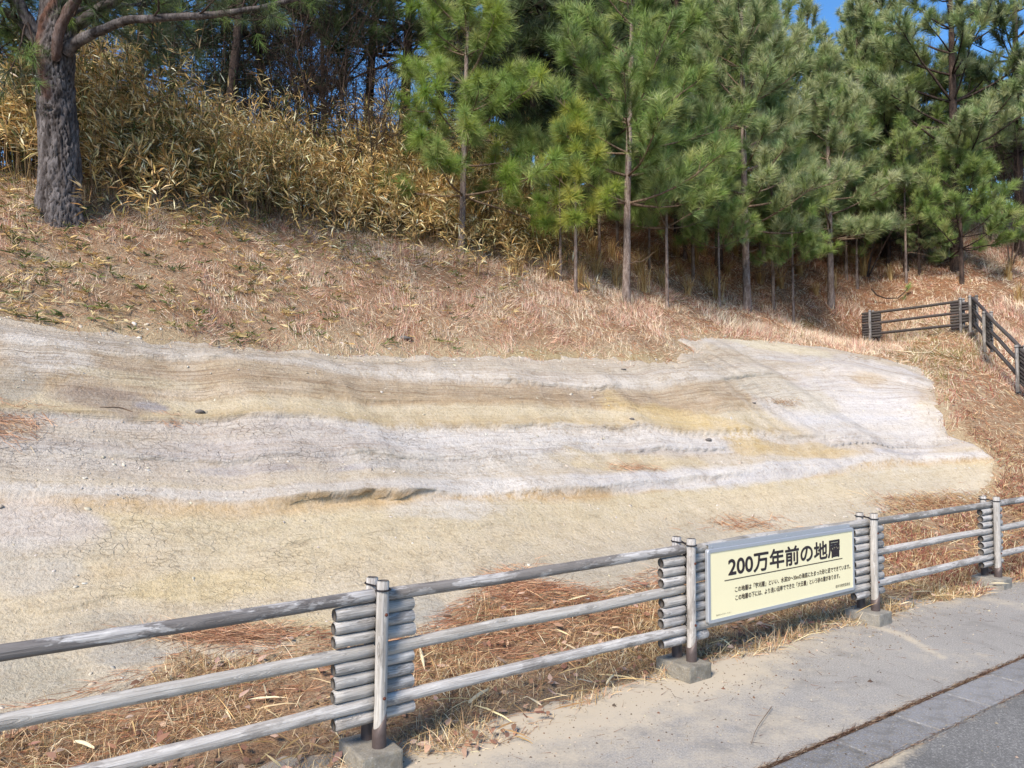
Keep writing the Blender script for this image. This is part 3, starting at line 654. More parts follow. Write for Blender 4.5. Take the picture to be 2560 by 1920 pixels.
def rock_z(s, d):
    i = np.clip(((np.asarray(s) - rs[0]) / 0.03).round().astype(int), 0, len(rs) - 1); j = np.clip(((np.asarray(d) - rd[0]) / 0.03).round().astype(int), 0, len(rd) - 1)
    return z[i, j]
ROCK_S = sdv
def top_z(s, d):
    """surface height, rock or soil"""
    s = np.asarray(s, float); d = np.asarray(d, float)
    i = ((s - rs[0]) / 0.03).round().astype(int); j = ((d - rd[0]) / 0.03).round().astype(int)
    ok = (i >= 0) & (i < len(rs)) & (j >= 0) & (j < len(rd))
    ic, jc = np.clip(i, 0, len(rs) - 1), np.clip(j, 0, len(rd) - 1)
    return np.where(ok & (sdv[ic, jc] > -0.1), np.maximum(z[ic, jc], ground(s, d)), ground(s, d))
def rsd(s, d):
    i = np.clip(((np.asarray(s) - rs[0]) / 0.03).round().astype(int), 0, len(rs) - 1); j = np.clip(((np.asarray(d) - rd[0]) / 0.03).round().astype(int), 0, len(rd) - 1)
    return np.where((np.asarray(d) > rd[-1]) | (np.asarray(d) < rd[0]) | (np.asarray(s) > rs[-1]), -1.0, sdv[i, j])

# ------------------------------------------------------------------ walkway, gutter of concrete blocks, road
def flat_sheet(name, s0, s1, ds, d0, d1, dd, zz, mat, sandf):
    a = np.r_[-120, -40, np.arange(s0, s1 + ds / 2, ds), 60, 150]; b = np.arange(d0, d1 + dd / 2, dd)
    gs, gd = np.meshgrid(a, b, indexing='ij'); X, Y = sd2xy(gs, gd)
    zc = np.full_like(gs, zz); px, py = project(X, Y, zc)
    ni, nj = gs.shape; ii, jj = np.meshgrid(np.arange(ni - 1), np.arange(nj - 1), indexing='ij')
    F = np.stack([ii * nj + jj, (ii + 1) * nj + jj, (ii + 1) * nj + jj + 1, ii * nj + jj + 1], -1).reshape(-1, 4)
    me = mesh_np(name, np.stack([X, Y, zc], -1).reshape(-1, 3), F, mat, attrs=dict(sand=np.clip(sandf(gs, gd, px, py), 0, 1).ravel()))
    return tag(link(name, me), kind='structure')
def streak(px, py, pts, wd):
    best = np.full(px.shape, 1e9)
    for (ax, ay), (bx, by) in zip(pts[:-1], pts[1:]):
        ex, ey = bx - ax, by - ay; t = np.clip(((px - ax) * ex + (py - ay) * ey) / (ex * ex + ey * ey), 0, 1)
        best = np.minimum(best, np.hypot(px - ax - t * ex, py - ay - t * ey))
    return np.exp(-(best / wd) ** 2)
def walk_sand(gs, gd, px, py):
    near = sstep(3.6, 1.2, gs)
    f = 0.55 * sstep(-0.8, 0.1, gd) * sstep(5.2, 2.0, gs) + 0.28 * near + 0.30 * sstep(-0.35, 0.1, gd)
    f = f + 0.08 * sstep(7, 4, gs) + 0.34 * fbm(gs * 1.2, gd * 2.2, seed=101, octv=4)
    f = np.maximum(f, 0.7 * streak(px, py, [(2180, 1560), (2260, 1590), (2360, 1645)], 9))
    f = np.maximum(f, 0.5 * streak(px, py, [(2405, 1485), (2480, 1500), (2620, 1530)], 11))
    f = np.maximum(f, 0.4 * streak(px, py, [(2385, 1612), (2460, 1640)], 3))
    f = np.maximum(f, 0.8 * np.exp(-((px - 1960) / 110) ** 2 - ((py - 1600) / 40) ** 2))
    return f
flat_sheet('walkway', -3, 12, 0.055, -1.096, 0.5, 0.035, 0.0, M_WALK, walk_sand)
def road_sand(gs, gd, px, py):
    f = 0.95 * np.exp(-((px - 2090) / 190) ** 2 - ((py - 1885) / 34) ** 2) + 0.35 * sstep(-1.50, -1.40, gd) + 0.2 * fbm(gs * 1.5, gd * 1.5, seed=111, octv=4)
    return f - 0.05
flat_sheet('road', -3, 12, 0.1, -9.386, -1.386, 0.1, -0.012, M_ROAD, road_sand)
# dark bed of the joints
bedv = np.array([(*sd2xy(s, d), -0.05) for s, d in ((-120, -1.6), (150, -1.6), (150, -0.9), (-120, -0.9))])
tag(link('gutter_bed', mesh_np('gutter_bed', bedv, np.array([[0, 1, 2, 3]]), M_SOIL)), kind='structure')
gut = tag(link('gutter', None), kind='structure')
ang_u = math.atan2(U[1], U[0]); QU = Quaternion((0, 0, 1), ang_u)
def bevel_box(lx, ly, lz, bv, mat, name):
    """box with bevelled edges, centre of its top at the origin"""
    import bmesh
    bm = bmesh.new(); bmesh.ops.create_cube(bm, size=1.0)
    for vv in bm.verts: vv.co = Vector((vv.co.x * lx, vv.co.y * ly, (vv.co.z - 0.5) * lz))
    bmesh.ops.bevel(bm, geom=list(bm.edges), offset=bv, segments=2, affect='EDGES', profile=0.6)
    me = bpy.data.meshes.new(name); bm.to_mesh(me); bm.free(); me.materials.append(mat); return me
gb = bevel_box(0.592, 0.27, 0.12, 0.008, M_GUTTER, 'gutter_block')
for k in range(-4, 22):
    s = 0.62 + k * 0.6
    x, y = sd2xy(s, -1.243)
    link('concrete_block', gb, gut, (x, y, -0.006 + random.uniform(-.003, .003)), QU @ Quaternion((0, 0, 1), random.uniform(-.004, .004)))

# ================================================================== LOG FENCES
LR = 0.0326
def log_mesh(name, L, r, mats, nseg=14, nx=9, bow=0.004, seed=0, cut=0.006):
    q = np.random.default_rng(seed)
    xs = np.linspace(-L / 2 + cut, L / 2 - cut, nx); xs = np.r_[-L / 2, xs, L / 2]
    rr = r * (1 + q.normal(size=len(xs)) * 0.018); rr[0] *= 0.84; rr[-1] *= 0.84
    cy = np.interp(xs, np.linspace(-L / 2, L / 2, 4), q.normal(size=4) * bow); cz = np.interp(xs, np.linspace(-L / 2, L / 2, 4), q.normal(size=4) * bow)
    th = np.linspace(0, 2 * np.pi, nseg, endpoint=False)
    rad = rr[:, None] * (1 + 0.02 * np.cos(2 * th + q.uniform(0, 6)) + 0.01 * np.cos(3 * th + q.uniform(0, 6)))
    V = np.stack([np.repeat(xs[:, None], nseg, 1), cy[:, None] + rad * np.cos(th), cz[:, None] + rad * np.sin(th)], -1).reshape(-1, 3)
    m = MB(); i = np.arange(len(xs) - 1)[:, None]; j = np.arange(nseg)[None]
    Fq = np.stack([i * nseg + j, i * nseg + (j + 1) % nseg, (i + 1) * nseg + (j + 1) % nseg, (i + 1) * nseg + j], -1).reshape(-1, 4)[:, ::-1]
    e = (len(xs) - 1) * nseg
    V = np.vstack([V, [[-L / 2, cy[0], cz[0]], [L / 2, cy[-1], cz[-1]]]]); a, b = len(V) - 2, len(V) - 1
    jj = np.arange(nseg)
    T1 = np.stack([np.full(nseg, a), jj, (jj + 1) % nseg], -1)[:, ::-1]; T2 = np.stack([np.full(nseg, b), e + (jj + 1) % nseg, e + jj], -1)[:, ::-1]
    m.addm(V, [(Fq, 0), (T1, 1), (T2, 1)])
    return m.mesh(name, mats)
def qdir(v, roll=0.0):
    v = Vector(v).normalized()
    return v.to_track_quat('X', 'Z') @ Quaternion((1, 0, 0), roll)

def sleeve_mesh(r, h, hl, name='metal_sleeve'):
    """half pipe round the foot of a post, its top cut on a slant to a tip"""
    n = 20; th = np.linspace(0, 2 * np.pi, n, endpoint=False)
    top = hl + (h - hl) * (0.5 + 0.5 * np.cos(th + 0.3)) ** 1.6
    m = MB(); ro, ri = r, r - 0.004
    V = np.concatenate([np.stack([ro * np.cos(th), ro * np.sin(th), 0 * th], -1), np.stack([ro * np.cos(th), ro * np.sin(th), top * .5], -1), np.stack([ro * np.cos(th), ro * np.sin(th), top], -1), np.stack([ri * np.cos(th), ri * np.sin(th), top], -1)])
    j = np.arange(n); F = np.concatenate([np.stack([k * n + j, k * n + (j + 1) % n, (k + 1) * n + (j + 1) % n, (k + 1) * n + j], -1) for k in range(3)])
    m.add(V, F); return m.mesh(name, [M_SLEEVE])
def bolt_mesh():
    m = MB(); th = np.linspace(0, 2 * np.pi, 8, endpoint=False)
    rings = [(0.0085, 0.0), (0.0085, 0.004), (0.006, 0.008), (0.002, 0.010)]
    V = np.concatenate([np.stack([rr * np.cos(th), np.full(8, -zz), rr * np.sin(th)], -1) for rr, zz in rings])
    j = np.arange(8); F = np.concatenate([np.stack([k * 8 + j, k * 8 + (j + 1) % 8, (k + 1) * 8 + (j + 1) % 8, (k + 1) * 8 + j], -1) for k in range(3)])
    m.add(V, F); m.addm(V[24:], [(np.array([[0, 1, 2, 3, 4, 5, 6, 7]]), 0)]); return m.mesh('bolt', [M_BOLT])

ROW_Z = [0.822 - 0.0655 * k for k in range(10)]
def build_fence(root, nodes, mats, row_z, post_h, half=0.215, detail=True, sleeves=True, blocks=True, wood=M_WOOD, topw=M_WOODTOP, flip=1, leans=None, skip_left=(), stubs=None):
    """nodes: ground points of the front posts in order; rails run between neighbours, short logs stack at each post"""
    org = Vector(nodes[0]); root.location = org
    nodes = [Vector(p) for p in nodes]
    shorts = [log_mesh('short_log', half, LR, [wood, M_END], 14, 5, 0.001, 10 + k) for k in range(4)]
    postm = [log_mesh('post', post_h - 0.06, 0.031, [wood, M_END], 14, 9, 0.002, 30 + k) for k in range(3)]
    sleeve = sleeve_mesh(0.0355, 0.17, 0.095); bolt = bolt_mesh()
    blk = bevel_box(0.215, 0.30, 0.26, 0.012, M_BLOCK, 'concrete_footing')
    for i, p in enumerate(nodes):
        a = nodes[max(i - 1, 0)]; b = nodes[min(i + 1, len(nodes) - 1)]
        t = (b - a); t.z = 0; t.normalize(); n = Vector((-t.y, t.x, 0)) * flip          # n points to the back of the fence
        def slope(q, r_):
            return (r_ - q).normalized()
        dl = slope(nodes[i - 1], p) if i > 0 else slope(p, nodes[i + 1])
        dr = slope(p, nodes[i + 1]) if i < len(nodes) - 1 else dl
        up = Vector((0, 0, 1)); ln = (leans or {}).get(i, 0.0)
        updir = (up + t * math.sin(ln)).normalized()
        for back in (0, 1):
            base = p + n * (0.126 * back) + up * (0.06 - (0.0 if not back else 0.01))
            top = base + updir * (post_h - 0.06 + (0.012 if back else 0))
            po = link('post', postm[(i + back) % 3], root, (base + top) / 2 - org, qdir(updir, random.uniform(0, 6.28)))
            if sleeves:
                q = Quaternion((0, 0, 1), math.atan2(t.y, t.x) + (0 if not back else 3.14))
                sl = link('metal_sleeve', sleeve, root, p + n * (0.126 * back) + up * 0.095 - org, q)
            if detail and not back:
                for zz in (row_z[1] - 0.015, row_z[8] + 0.04):
                    pos = p + updir * zz - n * 0.030 + t * 0.004
                    link('bolt', bolt, root, pos - org, Quaternion((0, 0, 1), math.atan2(t.y, t.x)))
        if detail:
            # wire looped round both post heads
            zt = post_h - 0.045; r0 = 0.036
            th1 = np.linspace(math.pi, 2 * math.pi, 9); th2 = np.linspace(0, math.pi, 9)
            pts = [(r0 * math.cos(q), r0 * math.sin(q) * 1.0, 0) for q in th1] + [(0.006, 0.063, 0.006)] + [(r0 * math.cos(q), 0.126 + r0 * math.sin(q), 0.012) for q in th2] + [(-0.006, 0.063, 0.006)]
            W = [p + t * a_ + n * b_ + updir * (zt + c_) - org for a_, b_, c_ in pts]
            m = MB(); m.add(*tube([tuple(q) for q in W], 0.0045, 6, closed=True)); link('wire_loop', m.mesh('wire_loop', [M_WIRE]), root)
        if blocks:
            link('concrete_footing', blk, root, p + n * 0.055 + t * -0.02 + up * 0.10 - org, Quaternion((0, 0, 1), math.atan2(t.y, t.x) + random.uniform(-.05, .05)))
        for row, zz in enumerate(row_z):
            if row in (0, 4, 8): continue
            for side in (-1, 1):
                if (i, side) in skip_left: continue
                dv = dr if side > 0 else dl
                j = random.uniform(-.006, .006)
                c = p + n * 0.063 + up * zz + dv * side * (half / 2 + 0.004 + j)
                link('short_log', shorts[random.randrange(4)], root, c - org, qdir(dv, random.uniform(0, 6.28)))
    for i in range(len(nodes) - 1):
        p, q = nodes[i], nodes[i + 1]; dv = (q - p); L = dv.length; t = dv.normalized(); tf = Vector((t.x, t.y, 0)).normalized(); n = Vector((-tf.y, tf.x, 0)) * flip
        for row in (0, 4, 8):
            e0 = e1 = -0.004
            if stubs and i == 0: e0 = half
            rm = log_mesh('rail', L + e0 + e1, LR, [topw if row == 0 else wood, M_END], 16, 25, 0.005, 50 + i * 7 + row)
            c = (p + q) / 2 + n * 0.063 + Vector((0, 0, row_z[row])) - t * ((e0 - e1) / 2)
            link('rail', rm, root, c - org, qdir(t, random.uniform(0, 6.28)))
    return root

post_s = [-2.32, 0.0, 2.265, 4.53, 6.83, 9.13, 11.4]
nodes = [(*sd2xy(s, -0.05 if i == 0 else 0.0), 0.0) for i, s in enumerate(post_s)]
f1 = tag(link('log_fence', None), 'long silvery grey log fence with stacked short logs along the walkway', 'fence')
build_fence(f1, nodes, None, ROW_Z, 0.905, leans={1: 0.020, 2: 0.006, 4: -0.002})

# second fence on the slope to the right, turning a corner
def on_ray(px, py, depth):
    D = ray(px, py)[0] if np.ndim(px) else ray(px, py); t = depth / D[1]
    return Vector((D[0] * t, depth, EYE + D[2] * t))
ROW2 = [0.80 - 0.0655 * k for k in range(10)]
tops = [(2174, 775, 19.0), (2400, 744, 17.1)]
cor = [(2424, 738, 16.6), (2459, 778, 15.1), (2541, 862, 13.2), (2700, 990, 11.3)]
nA = [on_ray(*t) - Vector((0, 0, 0.87)) for t in tops]; nB = [on_ray(*t) - Vector((0, 0, 0.87)) for t in cor]
f2 = tag(link('log_fence', None), 'short dark log fence panel standing across the grass below the right pines', 'fence')
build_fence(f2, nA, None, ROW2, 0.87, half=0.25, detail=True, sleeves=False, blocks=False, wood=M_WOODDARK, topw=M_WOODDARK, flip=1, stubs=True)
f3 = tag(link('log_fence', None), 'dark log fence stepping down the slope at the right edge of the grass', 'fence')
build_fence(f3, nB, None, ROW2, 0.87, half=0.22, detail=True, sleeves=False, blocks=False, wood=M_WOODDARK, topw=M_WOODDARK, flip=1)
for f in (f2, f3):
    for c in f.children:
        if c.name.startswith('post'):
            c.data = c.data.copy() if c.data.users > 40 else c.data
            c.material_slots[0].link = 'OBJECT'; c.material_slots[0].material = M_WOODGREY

# ================================================================== SIGN
sg = tag(link('information_sign', None), 'cream information board with black Japanese writing in a pale metal frame', 'sign')
S0, S1, Z0, Z1 = 2.44, 4.235, 0.308, 0.812
QS = QU; sx, sy = sd2xy(S0, 0.012); sg.location = (sx, sy, 0); sg.rotation_mode = 'QUATERNION'; sg.rotation_quaternion = QU   # local x along the fence, -y to the viewer
WS = S1 - S0
def rrect(x0, z0, x1, z1, r, n=5):
    P = []
    for cx, cz, a0 in ((x1 - r, z1 - r, 0), (x0 + r, z1 - r, 90), (x0 + r, z0 + r, 180), (x1 - r, z0 + r, 270)):
        for k in range(n + 1):
            a = R(a0 + 90 * k / n); P.append((cx + r * math.cos(a), cz + r * math.sin(a)))
    return np.array(P)
O = rrect(0, Z0, WS, Z1, 0.022); O2 = rrect(0.004, Z0 + 0.004, WS - 0.004, Z1 - 0.004, 0.02); I = rrect(0.025, Z0 + 0.025, WS - 0.025, Z1 - 0.025, 0.004)
n = len(O)
def at(P, y): return np.stack([P[:, 0], np.full(len(P), y), P[:, 1]], -1)
m = MB(); V = np.concatenate([at(O, 0.016), at(O, -0.004), at(O2, -0.009), at(I, -0.009), at(I, -0.003)])
j = np.arange(n); F = np.concatenate([np.stack([k * n + j, k * n + (j + 1) % n, (k + 1) * n + (j + 1) % n, (k + 1) * n + j], -1) for k in range(4)])
m.add(V, F); m.addm(at(O, 0.016), [(np.arange(n)[None], 0)])
link('frame', m.mesh('frame', [M_ALU], smooth=False), sg)
m = MB(); m.addm(at(I, -0.004), [(np.arange(n)[None, ::-1], 0)]); link('panel', m.mesh('panel', [M_CREAM], smooth=False), sg)
def box_mb(m, x0, x1, y0, y1, z0, z1):
    V = np.array([(x, y, z_) for x in (x0, x1) for y in (y0, y1) for z_ in (z0, z1)], float)
    m.add(V, np.array([(0, 1, 3, 2), (4, 6, 7, 5), (0, 4, 5, 1), (2, 3, 7, 6), (0, 2, 6, 4), (1, 5, 7, 3)]))
m = MB(); box_mb(m, 0.02, WS - 0.05, -0.002, 0.002, Z1 + 0.001, Z1 + 0.03); box_mb(m, 0.02, WS - 0.05, 0.0022, 0.03, Z1 + 0.026, Z1 + 0.0298)
link('mounting_strip', m.mesh('mounting_strip', [M_ALU], smooth=False), sg)
for xx in (0.05, WS * 0.5, WS - 0.08):
    bo = link('screw', bolt_mesh(), sg, (xx, -0.002, Z1 + 0.015)); bo.data.materials[0] = M_ALU; bo.scale = (0.5, 0.5, 0.5)
def writing(txt, x0, x1, z0, z1, mat, bold=0.0, res=3, name='lettering', fat=0.0):
    cu = bpy.data.curves.new('t', 'FONT'); cu.body = txt; cu.size = 1.0; cu.resolution_u = res; cu.offset = bold
    if fat: x0 += fat; x1 -= fat; z0 += fat; z1 -= fat
    o = bpy.data.objects.new('t', cu); C.objects.link(o)
    dg = bpy.context.evaluated_depsgraph_get(); me = bpy.data.meshes.new_from_object(o.evaluated_get(dg))
    bpy.data.objects.remove(o); bpy.data.curves.remove(cu)
    me.name = name; co = np.empty(len(me.vertices) * 3, np.float32); me.vertices.foreach_get('co', co); co = co.reshape(-1, 3)
    mn, mx = co.min(0), co.max(0)
    V = np.stack([x0 + (co[:, 0] - mn[0]) / (mx[0] - mn[0]) * (x1 - x0), np.full(len(co), -0.0052), z0 + (co[:, 1] - mn[1]) / (mx[1] - mn[1]) * (z1 - z0)], -1)
    if fat:                                    # heavy rounded strokes: the outline printed again a little to each side
        pol = [np.array(p.vertices) for p in me.polygons]; mb = MB()
        for q in range(9):
            o_ = np.array([0, -0.00006 * q, 0.0]) + (np.array([math.cos(q * math.pi / 4), 0, math.sin(q * math.pi / 4)]) * fat if q else 0)
            fs = {}
            for p in pol: fs.setdefault(len(p), []).append(p)
            mb.addm(V + o_, [(np.array(l), 0) for l in fs.values()])
        return link(name, mb.mesh(name, [mat], smooth=False), sg)
    me.vertices.foreach_set('co', V.astype(np.float32).ravel()); me.update(); me.materials.clear(); me.materials.append(mat)
    return link(name, me, sg)
a = lambda s: s - S0
writing('200万年前の地層', a(2.656), a(4.030), 0.598, 0.745, M_INK, 0.0, 6, fat=0.0042)
m = MB(); box_mb(m, a(2.617), a(4.065), -0.0056, -0.0041, 0.577, 0.5835); link('underline', m.mesh('underline', [M_INK2], smooth=False), sg)
writing('この地層は「宇刈層」といい、水深20～30mの海底にたまった砂と泥でできています。', a(2.726), a(4.176), 0.486, 0.526, M_INK2, 0.0, fat=0.0009)
writing('この地層の下には、より浅い沿岸でできた「大日層」という砂の層があります。', a(2.730), a(4.026), 0.428, 0.468, M_INK2, 0.0, fat=0.0009)
writing('袋井市教育委員会', a(3.962), a(4.170), 0.354, 0.380, M_INK2, 0.0)
writing('袋井市キャラクター フッピー', a(2.525), a(2.685), 0.350, 0.362, M_INK2, 0.0)

# ================================================================== TREES
HILL = HG
DENSE = 1.0
def base_at(px, py):
    p = cast(px, py, HG)[0]; return Vector(p)
def at_depth(px, depth, sink=0.0):
    """ground point straight below the picture column px at this depth"""
    D = ray(px, 900); x = D[0] / D[1] * depth
    return Vector((x, depth, float(gxy(x, depth)) - sink))
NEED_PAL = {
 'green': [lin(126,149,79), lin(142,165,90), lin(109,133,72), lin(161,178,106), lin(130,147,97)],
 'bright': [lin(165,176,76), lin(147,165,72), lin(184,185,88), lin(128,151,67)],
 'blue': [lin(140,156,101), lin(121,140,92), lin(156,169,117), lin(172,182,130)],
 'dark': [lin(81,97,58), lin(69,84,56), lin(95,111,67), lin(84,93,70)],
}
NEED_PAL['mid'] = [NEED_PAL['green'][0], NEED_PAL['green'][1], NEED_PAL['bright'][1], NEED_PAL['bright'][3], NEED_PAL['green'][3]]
def needles(tp, td, n, L, pal, width=0.006, spread=(10, 66), back=0.17, tipvar=0.1, clump=0.35):
    """n needles at each tuft (tp position, td direction)"""
    m = len(tp); k = m * n
    P = np.repeat(tp, n, 0); D0 = np.repeat(td, n, 0)
    A = nrm(np.cross(D0, rvec(k)))
    th = np.radians(rng.uniform(spread[0], spread[1], k))[:, None]
    D = nrm(np.cos(th) * D0 + np.sin(th) * A)
    P = P - D0 * (rng.uniform(0, 1, (k, 1)) ** 1.0) * back
    ln = L * rng.uniform(0.75, 1.12, k)
    V, F, nv = blades(P, D, ln, width, droop=rng.uniform(0.0, 0.22, k))
    c = np.repeat(pick(m, pal, 0.16), n, 0) * (1 + rng.normal(size=(k, 1)) * 0.12)
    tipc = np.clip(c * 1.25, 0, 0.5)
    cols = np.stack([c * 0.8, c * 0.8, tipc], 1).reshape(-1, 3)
    return V, F, np.clip(cols, 0.004, 0.6)

def pine_parts(seed, Ht, r0, cb, spread, nwh, nbr=5, L=0.22, nn=70, pal='green', lean=(0, 0), width=0.006, sub=1.0, up=(25, 62), bare=0.35, dead=0, low=0.75, tw=0.010):
    """one young or grown pine about the origin: trunk points, branch tubes, tufts"""
    q = np.random.default_rng(seed)
    n = 16; zz = np.linspace(-0.25, Ht, n); f = zz / Ht
    tx = lean[0] * f + 0.02 * Ht * 0.35 * np.cumsum(q.normal(size=n)) / n; ty = lean[1] * f + 0.02 * Ht * 0.35 * np.cumsum(q.normal(size=n)) / n
    tx -= np.interp(0, zz, tx); ty -= np.interp(0, zz, ty)
    tr = r0 * np.clip(1 - f, 0.05, 1.2) ** 0.75 + 0.006
    tr[0] *= 1.25; tr[1] *= 1.05
    T = np.stack([tx, ty, zz], 1)
    at_z = lambda z_: np.array([np.interp(z_, zz, tx), np.interp(z_, zz, ty), z_])
    br = MB(); tp = []; td = []
    def twig(p, d, ln, r):
        pts = [p]; dd = d.copy()
        for k in range(3):
            dd = dd + np.array([0, 0, 0.22]) + q.normal(size=3) * 0.12; dd /= np.linalg.norm(dd); pts.append(pts[-1] + dd * ln / 3)
        br.add(*tube(pts, np.linspace(r, 0.003, 4), 4))
        tp.append(pts[-1]); td.append(dd)
        if ln > 0.28: tp.append(pts[2]); td.append(dd)
        if ln > 0.5: tp.append(pts[1] * .5 + pts[2] * .5); td.append(dd)
    zs = np.linspace(cb, Ht * 0.985, nwh) + q.normal(size=nwh) * 0.05
    for w_, z_ in enumerate(zs):
        fr = (z_ - cb) / (Ht - cb)
        for b_ in range(nbr + (q.random() < 0.4)):
            az = 2.4 * w_ + b_ * 2 * math.pi / nbr + q.normal() * 0.3
            ln = spread * (max(0.0, 1 - fr) ** 0.75) * min(1.0, low + fr * 2.2) * q.uniform(0.65, 1.1) + 0.12
            el = R(up[0] + (up[1] - up[0]) * fr + q.normal() * 8)
            d = np.array([math.cos(az) * math.cos(el), math.sin(az) * math.cos(el), math.sin(el)])
            p = at_z(z_); pts = [p]; dd = d.copy(); ns = 6
            for k in range(ns):
                dd = dd + np.array([0, 0, 0.05 + 0.04 * k / ns]) + q.normal(size=3) * 0.06; dd /= np.linalg.norm(dd); pts.append(pts[-1] + dd * ln / ns)
            pts = np.array(pts); rb = min(np.interp(z_, zz, tr) * 0.42, 0.012 + 0.010 * ln)
            br.add(*tube(pts, np.linspace(rb, 0.0035, ns + 1), 5))
            tp.append(pts[-1]); td.append(dd)
            m_ = int(round(max(1, ln / 0.17) * sub))
            for k in range(m_):
                t_ = bare + (0.97 - bare) * (k + q.random()) / m_
                i_ = min(int(t_ * ns), ns - 1); pp = pts[i_] + (pts[i_ + 1] - pts[i_]) * (t_ * ns - i_)
                ax = pts[i_ + 1] - pts[i_]; ax /= np.linalg.norm(ax)
                sd = np.cross(ax, q.normal(size=3)); sd /= np.linalg.norm(sd) + 1e-9
                d2 = ax * 0.7 + sd * 0.7 + np.array([0, 0, 0.42]); d2 /= np.linalg.norm(d2)
                twig(pp, d2, q.uniform(0.16, 0.34) * (0.7 + 0.5 * ln) * (1.15 - 0.5 * t_), 0.0055)
    tp.append(at_z(Ht)); td.append(np.array([0, 0, 1.0]))
    for k in range(dead):                                     # dead lower branches
        z_ = q.uniform(0.35, 1.0) * cb; az = q.uniform(0, 6.28); d = np.array([math.cos(az), math.sin(az), q.uniform(-0.1, 0.5)])
        pts = [at_z(z_)]
        for j_ in range(4):
            d = d / np.linalg.norm(d) + q.normal(size=3) * 0.15; pts.append(pts[-1] + d * q.uniform(0.08, 0.22))
        br.add(*tube(pts, np.linspace(0.010, 0.003, 5), 4))
    return T, tr, br, np.array(tp), np.array(td)

NTRI = [0]
def make_pine(label, base, seed, Ht, r0, cb, spread, nwh, bark=None, pal='green', group=None, nn=70, L=0.22, width=0.006, yaw=None, name='pine_tree', cat='pine tree', star=None, **kw):
    T, tr, br, tp, td = pine_parts(seed, Ht, r0, cb, spread, nwh, L=L, **kw)
    root = tag(link(name, None), label, cat, group); root.location = base
    m = MB(); m.add(*tube(T, tr, 10)); link('trunk', m.mesh('trunk', [bark or M_YBARK]), root)
    tag(link('branches', br.mesh('branches', [M_BRANCH if bark is not M_DBARK else M_DBARK]), root), kind='stuff')
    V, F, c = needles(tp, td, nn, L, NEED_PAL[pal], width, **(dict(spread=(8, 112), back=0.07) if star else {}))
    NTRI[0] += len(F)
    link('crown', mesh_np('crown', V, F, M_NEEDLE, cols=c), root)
    root.rotation_euler.z = random.uniform(0, 6.28) if yaw is None else yaw
    return root
def copy_tree(o, loc, rz, sc, label, group=None):
    r = o.copy(); C.objects.link(r); r.location = loc; r.rotation_euler.z = rz; r.scale = (sc, sc, sc); r['label'] = label
    if group: r['group'] = group
    for ch in list(o.children):
        c = ch.copy(); C.objects.link(c); c.parent = r
    return r

# young pines in the grass, each where it stands
YG = 'young pines along the edge of the wood'
make_pine('bushy young pine with big needle tufts rising out of the dry bamboo in the middle', at_depth(1152, 13.6), 11, 6.2, 0.060, 1.15, 1.85, 11, nn=140, L=0.28, group=YG, pal='mid', sub=0.85, up=(-4, 52), width=0.0072, bare=0.3, low=1.0, lean=(0.15, 0), yaw=0.4, star=True)
make_pine('small yellow-green pine, lowest of the young pines, with its whole top below the sky gap', at_depth(1440, 13.6), 12, 3.2, 0.028, 1.2, 0.75, 7, nn=130, L=0.25, group=YG, pal='bright', sub=0.9, up=(0, 55), width=0.0072, bare=0.25, low=0.9, yaw=1.0, star=True)
make_pine('spindly pine sapling with a thin bare stem beside the small yellow-green pine', at_depth(1402, 13.9), 13, 2.5, 0.022, 1.4, 0.45, 4, nn=60, L=0.22, group=YG, pal='green', yaw=2.0)
make_pine('young pine with a pale crooked trunk and long bare upswept branches, first of the row', base_at(1565, 757), 14, 8.6, 0.070, 1.9, 2.3, 15, nn=72, L=0.24, group=YG, pal='green', width=0.009, up=(2, 58), sub=1.5, low=0.85, dead=5, bare=0.24, lean=(0.3, 0.1), yaw=0.2)
t5 = make_pine('very thin pine sapling with a bare stem between two taller pines of the row', base_at(1668, 772), 15, 4.4, 0.030, 1.6, 1.15, 7, nn=76, L=0.23, group=YG, pal='green', width=0.0095, up=(0, 55), sub=1.2, bare=0.25, low=0.9, dead=3, yaw=3.0)
make_pine('tall full young pine with a straight grey trunk, second of the tall row', base_at(1868, 777), 16, 9.2, 0.080, 1.8, 2.3, 17, nn=66, L=0.25, group=YG, pal='blue', width=0.011, up=(0, 56), sub=1.25, bare=0.28, low=0.85, dead=5, lean=(0.1, 0), yaw=4.0)
make_pine('narrow young pine with a slim grey trunk standing left of the dark fence panel', base_at(2078, 767), 17, 6.8, 0.085, 1.7, 1.95, 14, nn=66, L=0.26, group=YG, pal='blue', width=0.012, up=(0, 56), sub=1.2, bare=0.25, low=0.85, dead=4, yaw=5.0)
make_pine('small pine sapling with a few green tufts behind the dark fence panel', base_at(2143, 722), 18, 2.4, 0.035, 0.9, 1.1, 4, nn=80, L=0.24, group=YG, pal='green', width=0.012, up=(5, 50), nbr=3, yaw=0.5)
make_pine('low yellow-green pine with a thin dark stem above the fence corner', base_at(2405, 708), 19, 3.7, 0.055, 0.9, 1.7, 8, nn=70, L=0.26, group=YG, pal='green', bark=M_DBARK, sub=1.0, width=0.012, up=(0, 55), low=0.9, yaw=1.0)
